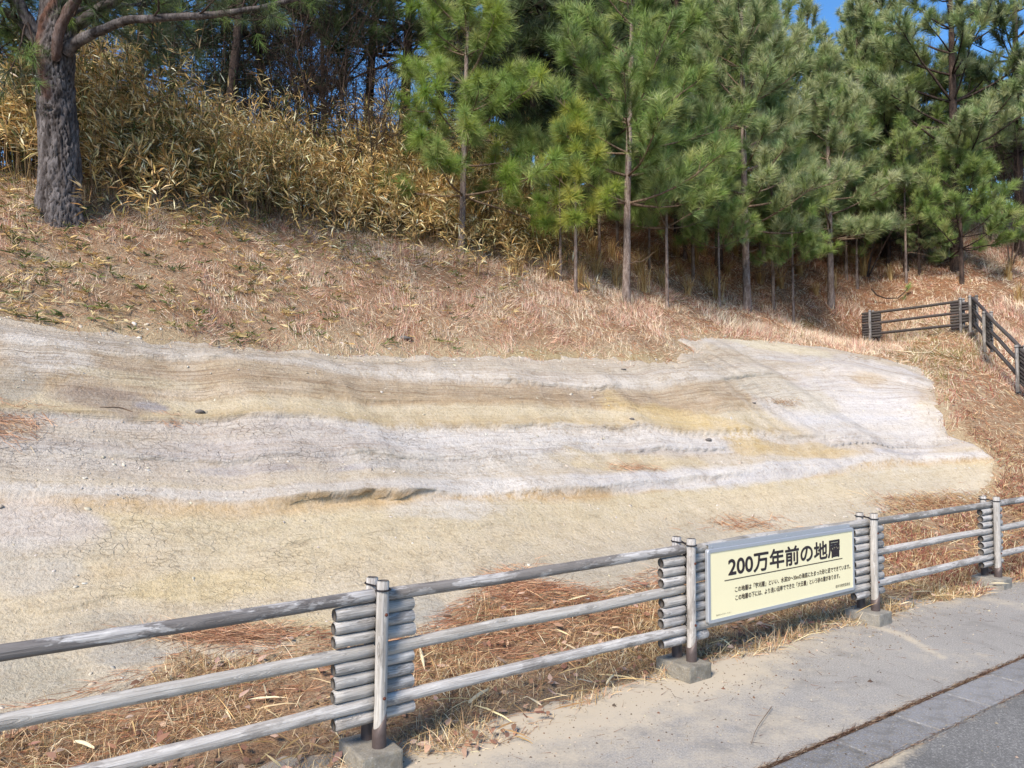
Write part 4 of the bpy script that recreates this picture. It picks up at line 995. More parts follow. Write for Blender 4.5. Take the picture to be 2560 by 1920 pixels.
# behind them
DG = 'pines standing deeper in the wood'
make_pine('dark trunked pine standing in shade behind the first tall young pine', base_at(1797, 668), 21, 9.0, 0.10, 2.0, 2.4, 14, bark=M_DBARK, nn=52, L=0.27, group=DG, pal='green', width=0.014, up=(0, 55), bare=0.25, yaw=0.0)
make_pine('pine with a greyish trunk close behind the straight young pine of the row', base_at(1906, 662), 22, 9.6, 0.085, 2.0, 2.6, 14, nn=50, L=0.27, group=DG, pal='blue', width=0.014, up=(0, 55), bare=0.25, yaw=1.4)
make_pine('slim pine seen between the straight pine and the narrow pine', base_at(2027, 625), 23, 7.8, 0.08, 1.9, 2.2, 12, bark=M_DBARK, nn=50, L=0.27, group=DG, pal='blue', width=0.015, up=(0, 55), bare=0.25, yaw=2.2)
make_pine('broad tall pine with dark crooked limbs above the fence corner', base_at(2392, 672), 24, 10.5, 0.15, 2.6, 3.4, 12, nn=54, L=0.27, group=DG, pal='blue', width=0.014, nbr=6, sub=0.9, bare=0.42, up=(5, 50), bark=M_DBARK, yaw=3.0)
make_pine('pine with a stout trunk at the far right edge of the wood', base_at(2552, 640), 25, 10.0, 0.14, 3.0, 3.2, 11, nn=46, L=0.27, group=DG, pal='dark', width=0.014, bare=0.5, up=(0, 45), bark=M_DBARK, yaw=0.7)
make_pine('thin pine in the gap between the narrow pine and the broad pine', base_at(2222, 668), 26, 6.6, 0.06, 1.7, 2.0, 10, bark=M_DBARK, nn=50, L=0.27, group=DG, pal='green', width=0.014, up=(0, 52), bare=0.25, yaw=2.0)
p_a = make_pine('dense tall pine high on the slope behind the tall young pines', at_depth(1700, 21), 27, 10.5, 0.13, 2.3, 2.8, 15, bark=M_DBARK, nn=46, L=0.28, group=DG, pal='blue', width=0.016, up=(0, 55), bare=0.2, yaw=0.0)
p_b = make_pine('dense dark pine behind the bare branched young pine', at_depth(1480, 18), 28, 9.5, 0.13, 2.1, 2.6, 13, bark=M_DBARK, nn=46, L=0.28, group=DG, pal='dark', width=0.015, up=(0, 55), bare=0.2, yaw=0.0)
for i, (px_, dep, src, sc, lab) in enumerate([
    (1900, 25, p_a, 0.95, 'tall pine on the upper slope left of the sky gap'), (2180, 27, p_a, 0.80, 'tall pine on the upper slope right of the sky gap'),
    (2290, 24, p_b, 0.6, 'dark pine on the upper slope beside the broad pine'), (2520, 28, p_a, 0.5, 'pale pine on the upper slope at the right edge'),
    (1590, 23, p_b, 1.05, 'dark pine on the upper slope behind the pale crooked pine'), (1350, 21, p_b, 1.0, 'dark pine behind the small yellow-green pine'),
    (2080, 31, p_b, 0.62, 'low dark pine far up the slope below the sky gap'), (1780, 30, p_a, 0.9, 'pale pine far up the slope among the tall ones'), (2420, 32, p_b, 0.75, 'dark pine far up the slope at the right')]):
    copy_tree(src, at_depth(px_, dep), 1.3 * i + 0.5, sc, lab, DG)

WG = 'pines crowding the upper slope'
wr = random.Random(4)
wall = [p_a, p_b]
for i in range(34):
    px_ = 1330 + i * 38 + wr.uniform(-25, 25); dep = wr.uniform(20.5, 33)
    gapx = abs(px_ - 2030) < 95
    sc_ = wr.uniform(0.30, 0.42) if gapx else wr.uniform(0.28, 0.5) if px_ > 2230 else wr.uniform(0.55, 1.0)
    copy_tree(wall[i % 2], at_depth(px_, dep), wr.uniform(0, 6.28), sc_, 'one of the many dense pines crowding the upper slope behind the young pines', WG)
SG = 'slim saplings between the young pines'
for i, (px_, dep, sc_) in enumerate([(1500, 16.5, 0.95), (1545, 18.0, 1.1), (1625, 16.8, 0.9), (1735, 17.5, 1.15), (1800, 16.2, 0.8), (1935, 19.0, 1.2), (1985, 18.2, 0.9), (2120, 21.5, 1.2), (2270, 21.0, 1.0), (2330, 22.5, 1.3), (1715, 19.5, 1.3), (2470, 23.0, 1.2)]):
    copy_tree(t5, at_depth(px_, dep), 0.9 * i, sc_, 'slim pine sapling with a thin bare stem standing between the young pines', SG)
# grown pines with high crowns over the bamboo
MG = 'grown pines with high crowns behind the bamboo'
def grown(label, px_, dep, seed, Ht, r0, cb, spread, lean=(0, 0), **kw):
    return make_pine(label, at_depth(px_, dep), seed, Ht, r0, cb, spread, 9, bark=M_DBARK, pal='dark', group=MG, nn=42, L=0.27, width=0.013, lean=lean, up=(-12, 45), low=1.0, bare=0.45, sub=0.75, name='pine_tree', yaw=0.0, dead=9, **kw)
grown('slender dark pine trunk rising from the bamboo right of the thick trunk', 545, 14.0, 31, 9.0, 0.105, 4.2, 2.8, lean=(0.75, 0))
grown('thin dark pine stem in the bamboo, midway to the forked pine', 808, 15.5, 32, 8.0, 0.055, 4.0, 2.2, lean=(-0.2, 0))
grown('dark pine with a forked trunk behind the middle of the bamboo', 1000, 17.0, 33, 9.0, 0.14, 3.6, 3.0, lean=(0.3, 0))
grown('dark pine whose trunk stands just behind the bushy young pine', 1095, 16.5, 34, 9.0, 0.10, 4.2, 2.6, lean=(0.0, 0))
g5 = grown('dark leaning pine with ragged twigs beside the sky gap', 1300, 19.0, 35, 9.0, 0.13, 4.0, 3.0, lean=(1.1, 0))

for i, (px_, dep, sc_, lab) in enumerate([(330, 16.0, 0.9, 'dark pine high behind the bamboo just right of the thick old trunk'), (690, 17.0, 0.95, 'dark pine behind the bamboo between the slender trunk and the thin stem'),
    (900, 18.5, 1.0, 'dark pine behind the bamboo left of the forked pine'), (1190, 19.5, 1.0, 'dark pine behind the bushy young pine'), (450, 18.5, 1.0, 'dark pine farthest back behind the bamboo under the long limb')]):
    copy_tree(g5, at_depth(px_, dep), 1.7 * i + 2.0, sc_, lab, MG)
# ------------------------------------------------------------------ the big pine at the left, limb by limb
bp = base_at(148, 538); DEP = bp.y
def wp(px, py, dy=0.0):
    D = ray(px, py); t = (DEP + dy) / D[1]; return np.array([D[0] * t, DEP + dy, EYE + D[2] * t]) - np.array(bp)
root = tag(link('pine_tree', None), 'thick old pine with plated grey bark and spreading limbs at the left', 'pine tree'); root.location = bp
mpp = DEP / 1920
tl = np.array([(150,640),(149,535),(150,480),(150,400),(147,330),(141,262),(137,200),(138,140),(141,80),(142,20),(140,-80),(138,-200),(140,-420),(146,-700)], float)
wd = np.array([112,94,86,82,80,77,74,78,72,60,54,50,42,20], float) / 2
q_ = np.array([wp(a, b) for a, b in tl]); ts = np.linspace(0, 1, len(tl)); tt = np.linspace(0, 1, 150)
ctr = np.stack([np.interp(tt, ts, q_[:, i]) for i in range(3)], 1); rad = np.interp(tt, ts, wd) * mpp
for _ in range(6): ctr[1:-1] = (ctr[:-2] + 2 * ctr[1:-1] + ctr[2:]) / 4; rad[1:-1] = (rad[:-2] + 2 * rad[1:-1] + rad[2:]) / 4
nseg = 120; V, F = tube(ctr, rad, nseg)
cc = np.repeat(ctr, nseg, 0); rr = np.repeat(rad, nseg); dirv = nrm(V - cc)
th = np.arctan2(dirv[:, 1], dirv[:, 0]); zz = cc[:, 2]
V = V + dirv * (np.clip(np.cos(th * 5 + 0.8), 0, 1) * 0.035 * sstep(0.3, -0.15, zz))[:, None]
per = 26
u_ = (th / (2 * np.pi)) * per; v_ = zz * 8.5
wx = 0.45 * fbm(np.cos(th) * 3 + zz * 0.3, np.sin(th) * 3, zz * 2.2, seed=3); wy = 0.5 * fbm(np.cos(th) * 3, np.sin(th) * 3, zz * 3.1, seed=4)
f1_, f2_ = worley(u_ + wx, v_ + wy, seed=9, period=per)
gap = sstep(0.0, 0.16, f2_ - f1_)
plate = gap * (0.030 + 0.012 * vnoise(np.floor(u_) * 1.7, np.floor(v_) * 1.3, seed=2)) + 0.010 * fbm(np.cos(th) * 9, np.sin(th) * 9, zz * 12, seed=6) + 0.02 * fbm(np.cos(th) * 1.5, np.sin(th) * 1.5, zz * 1.2, seed=7)
V = V + dirv * plate[:, None]
# old branch collar, and the long red scar where bark has come away, facing the road
hz_ = lambda py: wp(140, py)[2]
fr = -dirv[:, 1]
scar_c = np.interp(zz, [hz_(262), hz_(200), hz_(120), hz_(60), hz_(0)], [0.02, -0.03, -0.09, -0.03, 0.12])
red = np.exp(-(((V[:, 0] - cc[:, 0]) - scar_c) / 0.05) ** 2) * (fr > 0) * sstep(hz_(275), hz_(255), zz)
V = V + dirv * (0.035 * red * (fr > 0))[:, None]
col_z = hz_(292); e = (((V[:, 0] - cc[:, 0]) - 0.02) / 0.09) ** 2 + ((zz - col_z) / 0.05) ** 2
V = V + dirv * ((0.05 * np.exp(-(np.sqrt(e) - 1) ** 2 / 0.1) - 0.05 * np.exp(-e * 2.5)) * (fr > 0))[:, None]
link('trunk', mesh_np('trunk', V, F, M_BARK, smooth=True, attrs=dict(groove=(1 - gap) * (1 - 0.7 * red), red=red)), root)
tp, td = [], []
rq = np.random.default_rng(5)
def limb(pts, r, tufts=True, tw=10, t0=0.35, lenr=(0.4, 1.1), reddish=0.0, dz=0.0):
    P = np.array([wp(*p) for p in pts]); t = np.linspace(0, 1, len(P)); tt = np.linspace(0, 1, 40)
    Q = np.stack([np.interp(tt, t, P[:, i]) for i in range(3)], 1)
    for _ in range(5): Q[1:-1] = (Q[:-2] + 2 * Q[1:-1] + Q[2:]) / 4
    Q[1:] += 0.012 * np.cumsum(rq.normal(size=(39, 3)), 0) * 0.3
    Vt, Ft = tube(Q, np.interp(tt, np.linspace(0, 1, len(r)), r), 14)
    rn = nrm(Vt - np.repeat(Q, 14, 0)); Vt = Vt + rn * (0.012 * fbm(Vt[:, 0] * 14, Vt[:, 1] * 14, Vt[:, 2] * 14, seed=8))[:, None]
    link('limb', mesh_np('limb', Vt, Ft, M_BARK, smooth=True, attrs=dict(groove=sstep(0.0, -0.5, fbm(Vt[:, 0] * 20, Vt[:, 1] * 20, Vt[:, 2] * 20, seed=10)), red=np.full(len(Vt), reddish))), root)
    if not tufts: return
    for k in range(tw):
        f = rq.uniform(t0, 1.0); i = min(int(f * 39), 38); p = Q[i]
        d = nrm(Q[i + 1] - Q[i]) * 0.5 + rq.normal(size=3) * 0.6 + np.array([0, -0.1, 0.05 + dz]); d = nrm(d)
        L_ = rq.uniform(*lenr); pp = [p]; dd = d
        for j in range(5):
            dd = nrm(dd + rq.normal(size=3) * 0.18 + np.array([0, 0, 0.05])); pp.append(pp[-1] + dd * L_ / 5)
            if j >= 1:
                for s_ in range(3):
                    d3 = nrm(dd + rq.normal(size=3) * 0.7); e_ = pp[-1] + d3 * rq.uniform(0.10, 0.28)
                    tw_mb.add(*tube([pp[-1], e_], [0.005, 0.003], 4)); tp.append(e_); td.append(d3)
        tw_mb.add(*tube(pp, np.linspace(0.014, 0.004, 6), 5)); tp.append(pp[-1]); td.append(dd)
tw_mb = MB()
limb([(165,130,-.1),(185,105,-.15),(240,80,-.25),(290,55,-.3),(330,45,-.35),(400,42,-.4),(480,36,-.4),(560,31,-.4),(640,18,-.4),(730,-5,-.4),(900,-60,-.3),(1050,-120,-.2)], [.085,.06,.05,.045,.04,.034,.028,.02], True, 16, 0.42, dz=0.35)
limb([(140,150,-.2),(138,110,-.26),(150,60,-.3),(185,0,-.3),(240,-60,-.3),(330,-150,-.2)], [.05,.06,.062,.056,.05,.035], True, 10, 0.6, reddish=0.45)
limb([(160,100,0),(185,60,.05),(230,25,.1),(290,-10,.15),(380,-70,.2),(500,-150,.3)], [.08,.075,.07,.055,.035], True, 14, 0.4, dz=-0.2)
limb([(118,150,0),(100,105,-.1),(75,60,-.2),(50,15,-.25),(15,-60,-.3),(-60,-200,-.3)], [.085,.075,.068,.06,.04], True, 12, 0.45)
limb([(110,130,0),(70,80,.05),(35,45,.1),(0,20,.1),(-80,-5,.1),(-220,-20,.1)], [.06,.05,.045,.04,.03], True, 22, 0.2, dz=-0.25)
limb([(125,100,.2),(60,70,.5),(0,75,.8),(-80,90,1.0)], [.04,.03,.025,.012], True, 24, 0.15, (0.5, 1.1), dz=-0.35)
limb([(140,60,.2),(200,20,.6),(300,10,1.0),(400,10,1.3)], [.04,.03,.025,.012], True, 16, 0.3, (0.4, 0.9), dz=-0.2)
limb([(139,-200,0),(300,-260,-.2),(500,-300,-.3),(700,-280,-.3)], [.05,.04,.03,.015], True, 14, 0.3)
limb([(139,-260,0),(0,-300,-.3),(-200,-330,-.3)], [.05,.04,.03,.015], True, 10, 0.3)
tag(link('twigs', tw_mb.mesh('twigs', [M_DBARK]), root), kind='stuff')
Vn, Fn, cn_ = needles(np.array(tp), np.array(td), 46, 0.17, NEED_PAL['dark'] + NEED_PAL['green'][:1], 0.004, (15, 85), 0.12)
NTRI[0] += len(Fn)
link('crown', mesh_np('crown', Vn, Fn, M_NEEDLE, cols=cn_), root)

# ------------------------------------------------------------------ tall green bamboo and bare saplings against the sky at the left
def tall_bamboo_parts(seed, Ht):
    q = np.random.default_rng(seed); cul = MB(); fol = [[], []]
    lx, ly = q.normal(size=2) * 0.25
    z_ = np.linspace(0, Ht, 9); T = np.stack([lx * (z_ / Ht) ** 2, ly * (z_ / Ht) ** 2, z_], 1)
    cul.add(*tube(T, np.linspace(0.017, 0.004, 9), 6))
    P, D = [], []
    for h in np.arange(Ht * 0.12, Ht, 0.16):
        for k in range(2):
            az = q.uniform(0, 6.28); d = np.array([math.cos(az), math.sin(az), q.uniform(0.3, 1.1)]); d /= np.linalg.norm(d)
            p = np.array([np.interp(h, z_, T[:, 0]), np.interp(h, z_, T[:, 1]), h]); ln = q.uniform(0.25, 0.65)
            e = p + d * ln; cul.add(*tube([p, (p + e) / 2 + [0, 0, .02], e], [0.004, 0.003, 0.002], 3))
            for j in range(9):
                P.append(p + d * ln * q.uniform(0.3, 1.05)); dd = d * 0.5 + q.normal(size=3) * 0.6 - np.array([0, 0, 0.25]); D.append(dd / np.linalg.norm(dd))
    return cul, np.array(P), np.array(D)
BG = 'tall dark green bamboo behind the dry bamboo'
protos = []
for k in range(4):
    cul, P, D = tall_bamboo_parts(60 + k, 4.6 + 0.5 * k)
    Vb, Fb, _ = leaves2(P, D, rng.uniform(0.10, 0.19, len(P)), 0.022, 0.1)
    cb_ = np.repeat(pick(len(P), [lin(44,60,42), lin(52,66,46), lin(38,52,42), lin(78,76,52)], 0.2), 4, 0)
    protos.append((cul.mesh('culm', [M_DBARK]), mesh_np('foliage', Vb, Fb, M_DARKLEAF, cols=cb_)))
def tall_bamboo(x, y, k, sc, label):
    r = tag(link('tall_bamboo', None), label, 'bamboo', BG); r.location = (x, y, float(gxy(x, y)) - 0.05); r.rotation_euler.z = random.uniform(0, 6.28); r.scale = (sc, sc, sc)
    link('culm', protos[k][0], r); link('foliage', protos[k][1], r)
for i in range(124):
    px_ = random.uniform(-120, 760) if i < 66 else random.uniform(420, 1250)
    dep = random.uniform(12.8 if px_ < 500 else 14.0 if px_ < 850 else 15.5, 19.0); D = ray(px_, 500)
    dens = 1.0
    if px_ < 200 and random.random() < 0.65: continue
    tall_bamboo(D[0] / D[1] * dep, dep, i % 4, random.uniform(0.7, 1.1), 'slim dark green bamboo standing against the sky behind the dry bamboo thicket')

def bare_shrub_mesh(seed, Ht=4.0):
    q = np.random.default_rng(seed); m = MB()
    def grow(p, d, ln, r, lvl):
        pts = [p]; dd = d
        for k in range(4):
            dd = dd + q.normal(size=3) * 0.14 + np.array([0, 0, 0.05]); dd = dd / np.linalg.norm(dd); pts.append(pts[-1] + dd * ln / 4)
        m.add(*tube(pts, np.linspace(r, r * 0.5, 5), 4 if lvl else 6))
        if lvl < 3:
            for k in range([7, 5, 4][lvl]):
                t = q.uniform(0.25, 1.0); i = min(int(t * 4), 3); pp = pts[i] + (pts[i + 1] - pts[i]) * (t * 4 - i)
                sd = q.normal(size=3); d2 = dd + 0.9 * sd / np.linalg.norm(sd); d2 /= np.linalg.norm(d2); grow(pp, d2, ln * q.uniform(0.4, 0.65), max(r * 0.45, 0.003), lvl + 1)
    for k in range(3):
        a_ = q.uniform(0, 6.28); grow(np.array([0, 0, -0.1]), np.array([0.25 * math.cos(a_), 0.25 * math.sin(a_), 1.0]), Ht * q.uniform(0.7, 1.0), 0.022, 0)
    return m.mesh('bare_shrub', [M_DBARK])
bsm = [bare_shrub_mesh(90 + k) for k in range(3)]
for i in range(26):
    px_ = [random.uniform(-80, 1050), random.uniform(1050, 1500), random.uniform(2150, 2650)][0 if i < 14 else 1 if i < 19 else 2]
    dep = random.uniform(13.5, 18) if i < 14 else random.uniform(18, 24) if i < 19 else random.uniform(20, 28); D = ray(px_, 500); x = D[0] / D[1] * dep
    o = link('bare_shrub', bsm[i % 3], None, (x, dep, float(gxy(x, dep)))); o.rotation_euler.z = random.uniform(0, 6.28); s_ = random.uniform(0.7, 1.15); o.scale = (s_, s_, s_)
    tag(o, 'leafless twiggy shrub behind the dry bamboo on the left' if i < 14 else 'leafless twiggy shrub in the gap behind the small yellow-green pine' if i < 19 else 'leafless twiggy shrub on the upper slope behind the broad pine', 'shrub', 'bare shrubs in the wood')
print('needle tris', NTRI[0])

# ================================================================== DRY BAMBOO THICKET
def scatter(n, s0, s1, d0, d1):
    s = rng.uniform(s0, s1, n); d = rng.uniform(d0, d1, n); x, y = sd2xy(s, d); z_ = ground(s, d)
    px, py = project(x, y, z_); return s, d, x, y, z_, px, py
bl_x = [-300, 0, 200, 350, 500, 650, 800, 900, 1000, 1150, 1300, 1420]
bl_y = [462, 462, 532, 548, 550, 564, 582, 598, 618, 656, 676, 690]       # foot of the thicket in the picture
s, d, x, y, zg, px, py = scatter(60000, -10, 14, 5.8, 13.5)
foot = np.interp(px, bl_x, bl_y) + 12 * fbm(s * 1.3, d * 1.3, seed=201)
depth_in = foot - py                                                       # how far behind the front edge
prob = np.maximum(sstep(-6, 22, depth_in), 0.10 * sstep(-75, -10, depth_in) * (px > 160)) * np.where(px < 1150, 1.0, sstep(1540, 1200, px) * 0.85) * np.where(depth_in > 150, 0.5, 1.0)
prob = prob * np.where((px > 60) & (px < 225) & (py > 505), 0.1, 1.0)
ok = (rng.random(len(s)) < prob * 0.33) & (px > -260) & (px < 1530) & (d < 13)
x, y, zg, px, dep_in, s, d = x[ok], y[ok], zg[ok], px[ok], depth_in[ok], s[ok], d[ok]
topline = np.interp(px, [-300, 0, 250, 450, 600, 800, 1000, 1200, 1400, 1550], [2.0, 2.0, 1.95, 1.85, 1.9, 2.3, 2.3, 1.8, 1.2, 0.7])
hh = topline * np.interp(dep_in, [-10, 15, 60, 110], [0.30, 0.5, 0.85, 1.0]) * rng.uniform(0.55, 1.15, len(x)) * (1.0 + 0.45 * fbm(s * 1.6, d * 1.6, seed=207, octv=3)) * np.where(rng.random(len(x)) < 0.12, 1.35, 1.0)
ns = len(x)
lean = np.stack([rng.normal(-0.03, 0.13, ns), rng.normal(-0.10, 0.12, ns)], 1)
P0 = np.stack([x, y, zg - 0.04], 1); TOP = P0 + np.stack([lean[:, 0] * hh, lean[:, 1] * hh, hh], 1)
# stems: three-sided slim tubes
mid = (P0 + TOP) / 2 + np.stack([rng.normal(0, 0.03, ns), rng.normal(0, 0.03, ns), np.zeros(ns)], 1)
rr = 0.0042 + 0.002 * rng.random(ns)
ring = np.array([[1, 0, 0], [-0.5, 0.87, 0], [-0.5, -0.87, 0]])
V = np.concatenate([(p[:, None] + ring[None] * (rr * k)[:, None, None]) for p, k in ((P0, 1.0), (mid, 0.9), (TOP, 0.5))], 1).reshape(-1, 3)
qf = []
for k in (0, 3):
    for j in range(3): qf.append([k + j, k + (j + 1) % 3, k + 3 + (j + 1) % 3, k + 3 + j])
F = (np.arange(ns)[:, None, None] * 9 + np.array(qf)[None]).reshape(-1, 4)
sc = np.repeat(pick(ns, [lin(150,128,96), lin(122,104,76), lin(104,100,62), lin(136,112,92)], 0.15), 9, 0)
# leaves in fans along the upper part of each stem
nl = 28
t = np.repeat(rng.uniform(0.30, 1.0, (ns, 7)) ** 0.75, 4, 1)[:, :nl] + rng.normal(0, 0.015, (ns, nl))
i_ = np.repeat(np.arange(ns), nl); t = t.ravel()
Pl = P0[i_] + (TOP[i_] - P0[i_]) * t[:, None]
fan = np.repeat(rng.uniform(0, 6.28, (ns, 8)), 4, 1)[:, :nl].ravel() + rng.normal(0, 0.5, ns * nl)
bias = np.array([-0.35, -0.45, 0.0])
el = rng.normal(0.25, 0.5, ns * nl)
Dl = nrm(np.stack([np.cos(fan) * np.cos(el), np.sin(fan) * np.cos(el), np.sin(el) + 0.15], 1) * 0.85 + bias)
Pl = Pl + Dl * rng.uniform(0.0, 0.12, (ns * nl, 1))
keepl = rng.random(ns * nl) < np.interp(hh[i_], [0.3, 1.0], [0.55, 1.0])
Pl, Dl, il = Pl[keepl], Dl[keepl], i_[keepl]
m_ = len(Pl)
upv = nrm(np.stack([rng.normal(0, 0.6, m_), rng.normal(-0.3, 0.6, m_), np.ones(m_)], 1))
Vl, Fl, _ = leaves2(Pl, Dl, rng.uniform(0.12, 0.27, m_), rng.uniform(0.015, 0.027, m_), rng.uniform(0.0, 0.35, m_), up=upv)
pal = [lin(224,196,136), lin(206,170,108), lin(240,218,166), lin(172,142,94), lin(140,132,84), lin(100,106,66), lin(250,236,200), lin(156,122,82)]
cl = pick(m_, pal, 0.13, [3.2, 2.6, 2.6, 1.8, 1.4, 1.2, 1.6, 1.5])
green = (fbm(s * 0.8, d * 0.8, seed=205) > 0.12)[il] & (rng.random(m_) < 0.22)
cl[green] = pick(int(green.sum()), [lin(88,100,52), lin(72,86,44), lin(112,116,64)], 0.15)
me = mesh_np('dry_bamboo_thicket', np.concatenate([V, Vl]), [F, Fl + len(V)], M_LEAF, cols=np.concatenate([sc, np.repeat(cl, 4, 0)]))
tag(link('dry_bamboo_thicket', me), 'dense thicket of dry yellow brown dwarf bamboo below the trees', 'bamboo thicket', kind='stuff')
print('bamboo leaves', m_, 'stems', ns)

# ================================================================== DRY GRASS ON THE SLOPE
def grass_obj(name, label, cat, P, D, L, W, cols, droop=0.2, segs=1, mat=None):
    V, F, nv = blades(P, D, L, W, droop, segs)
    me = mesh_np(name, V, F, mat or M_GRASS, cols=np.repeat(cols, nv, 0))
    return tag(link(name, me), label, cat, kind='stuff')
GP = [lin(216,196,172), lin(202,178,154), lin(226,212,188), lin(186,154,132), lin(170,154,132), lin(232,220,200)]
s, d, x, y, zg, px, py = scatter(1000000, -7, 25, 0.2, 13)
dist = np.hypot(x, y)
r_ = rsd(s, d) + (0.09 + 0.08 * sstep(6, 9, s)) * rng.normal(size=len(s))
n1 = fbm(s * 1.1, d * 1.1, seed=210, octv=3); n2 = fbm(s * 4, d * 4, seed=211, octv=3)
dens = np.clip(0.66 + 0.9 * n1 + 0.7 * n2, 0.05, 1.0)
ok = (r_ < 0.0) & (d > 2.2 + 0.4 * n2) & (px > -200) & (px < 2760) & (py < 1400) & (py > 330)
hide = (px < 1000) & (py < np.interp(px, bl_x, bl_y) - 60)
ok &= ~hide
ok &= rng.random(len(s)) < dens * np.interp(dist, [6, 10, 20, 30], [1.0, 0.95, 0.62, 0.4])
ok &= ~((np.exp(-((px - 1350) / 90) ** 2 - ((py - 890) / 9) ** 2) > 0.35))
s, d, x, y, zg, px, py, dist, n1, n2 = [a_[ok] for a_ in (s, d, x, y, zg, px, py, dist, n1, n2)]
n = len(s); print('grass', n)
tilt = np.abs(rng.normal(0.45, 0.40, n)); tilt = np.where(fbm(s * 2.3, d * 2.3, seed=217) > 0.1, tilt + 0.6, tilt); az = rng.normal(0, 0.9, n) + 9 * fbm(s * 0.9, d * 0.9, seed=218)
D = nrm(np.stack([np.sin(tilt) * np.cos(az), np.sin(tilt) * np.sin(az) , np.cos(tilt)], 1))
hgt = (0.10 + 0.08 * n1 + 0.05 * n2) * rng.uniform(0.35, 1.8, n) * np.interp(dist, [6, 20], [0.95, 1.5])
hgt = np.maximum(hgt, 0.03)
W = np.interp(dist, [6, 12, 20, 30], [0.005, 0.0075, 0.012, 0.018]) * rng.uniform(0.7, 1.3, n)
c = pick(n, GP, 0.13, [3, 3, 2, 2, 1.2, 1])
c = c * 1.1
c = np.where((fbm(s * 1.6, d * 1.6, seed=214) > 0.05)[:, None] & (rng.random(n) < 0.45)[:, None], pick(n, [lin(204,160,142), lin(180,132,120), lin(218,182,162)], 0.12), c)
redz = np.exp(-((px - 2440) / 110) ** 2 - ((py - 1020) / 120) ** 2) * 0.65 + 0.04
isr = rng.random(n) < redz; c[isr] = pick(int(isr.sum()), [lin(140,74,66), lin(122,60,56), lin(160,96,80)], 0.12)
grz = 0.45 * sstep(0.05, 0.5, fbm(s * 1.2, d * 1.2, seed=215)) * sstep(900, 200, px) + 0.5 * np.exp(-((px - 2360) / 110) ** 2 - ((py - 900) / 80) ** 2) + 0.03
isg = rng.random(n) < grz; c[isg] = pick(int(isg.sum()), [lin(128,122,70), lin(108,108,60), lin(150,142,90)], 0.12)
rz = sstep(6.5, 9, d) * sstep(6, 11, s) * 0.65
isn = rng.random(n) < rz; c[isn] = pick(int(isn.sum()), [lin(156,108,78), lin(140,94,68), lin(180,136,100)], 0.12)
grass_obj('dry_grass', 'short dry pinkish brown grass covering the slope above the rock', 'grass', np.stack([x, y, zg - 0.01], 1), D, hgt, W, c, 0.25)

# needles and straw lying flat on the slope
s, d, x, y, zg, px, py = scatter(150000, -6, 24, 0.3, 12)
r_ = rsd(s, d) + 0.12 * rng.normal(size=len(s)); dist = np.hypot(x, y)
ok = (r_ < 0.05) & (d > 1.2) & (px > -150) & (px < 2700) & (py < 1500) & (py > 380)
s, d, x, y, zg, dist = [a_[ok] for a_ in (s, d, x, y, zg, dist)]; n = len(s)
az = rng.uniform(0, 6.28, n); D = nrm(np.stack([np.cos(az), np.sin(az), rng.normal(0.0, 0.25, n)], 1))
e = 0.1; gxs = (ground(s + e, d) - ground(s - e, d)) / (2 * e); gds = (ground(s, d + e) - ground(s, d - e)) / (2 * e)
D[:, 2] += (D[:, 0] * U[0] + D[:, 1] * U[1]) * gxs + (D[:, 0] * N_[0] + D[:, 1] * N_[1]) * gds; D = nrm(D)
c = pick(n, [lin(166,116,86), lin(186,142,108), lin(204,178,144), lin(150,106,80), lin(216,202,176)], 0.12)
grass_obj('fallen_needles', 'brown fallen pine needles and straw lying over the slope', 'pine needles', np.stack([x, y, zg + 0.012], 1), D, rng.uniform(0.08, 0.22, n), np.interp(dist, [6, 20], [0.004, 0.010]), c, 0.0)

# green and straw coloured leafy sprigs (dwarf bamboo) low in the grass on the left
s, d, x, y, zg, px, py = scatter(8000, -5, 9, 3.5, 10)
ok = (rsd(s, d) < -0.05) & (px > -150) & (px < 1350) & (py > np.interp(px, bl_x, bl_y) - 30) & (rng.random(len(s)) < sstep(1500, 150, px) * (0.4 + 0.6 * sstep(-0.2, 0.3, fbm(s * 1.3, d * 1.3, seed=220))))
x, y, zg = x[ok], y[ok], zg[ok]; n = len(x); kf = 7
az = rng.uniform(0, 6.28, n * kf); el = rng.uniform(0.1, 0.9, n * kf)
P = np.repeat(np.stack([x, y, zg + 0.02 + 0.05 * rng.random(n)], 1), kf, 0); D = np.stack([np.cos(az) * np.cos(el), np.sin(az) * np.cos(el), np.sin(el)], 1)
V, F, _ = leaves(P, D, rng.uniform(0.07, 0.17, n * kf), rng.uniform(0.010, 0.020, n * kf), 0.25)
cl = np.repeat(pick(n, [lin(98,108,58), lin(84,96,52), lin(126,124,72), lin(196,172,120), lin(208,190,146), lin(176,146,96)], 0.1, [1.2, 1, 1, 1.6, 1.2, 1.2]), kf, 0) * (1 + rng.normal(size=(n * kf, 1)) * 0.12)
tag(link('grass_sprigs', mesh_np('grass_sprigs', V, F, M_LEAF, cols=np.clip(np.repeat(cl, 6, 0), .01, .8))), 'low green and straw coloured leafy sprigs in the slope grass', 'ground cover', kind='stuff')

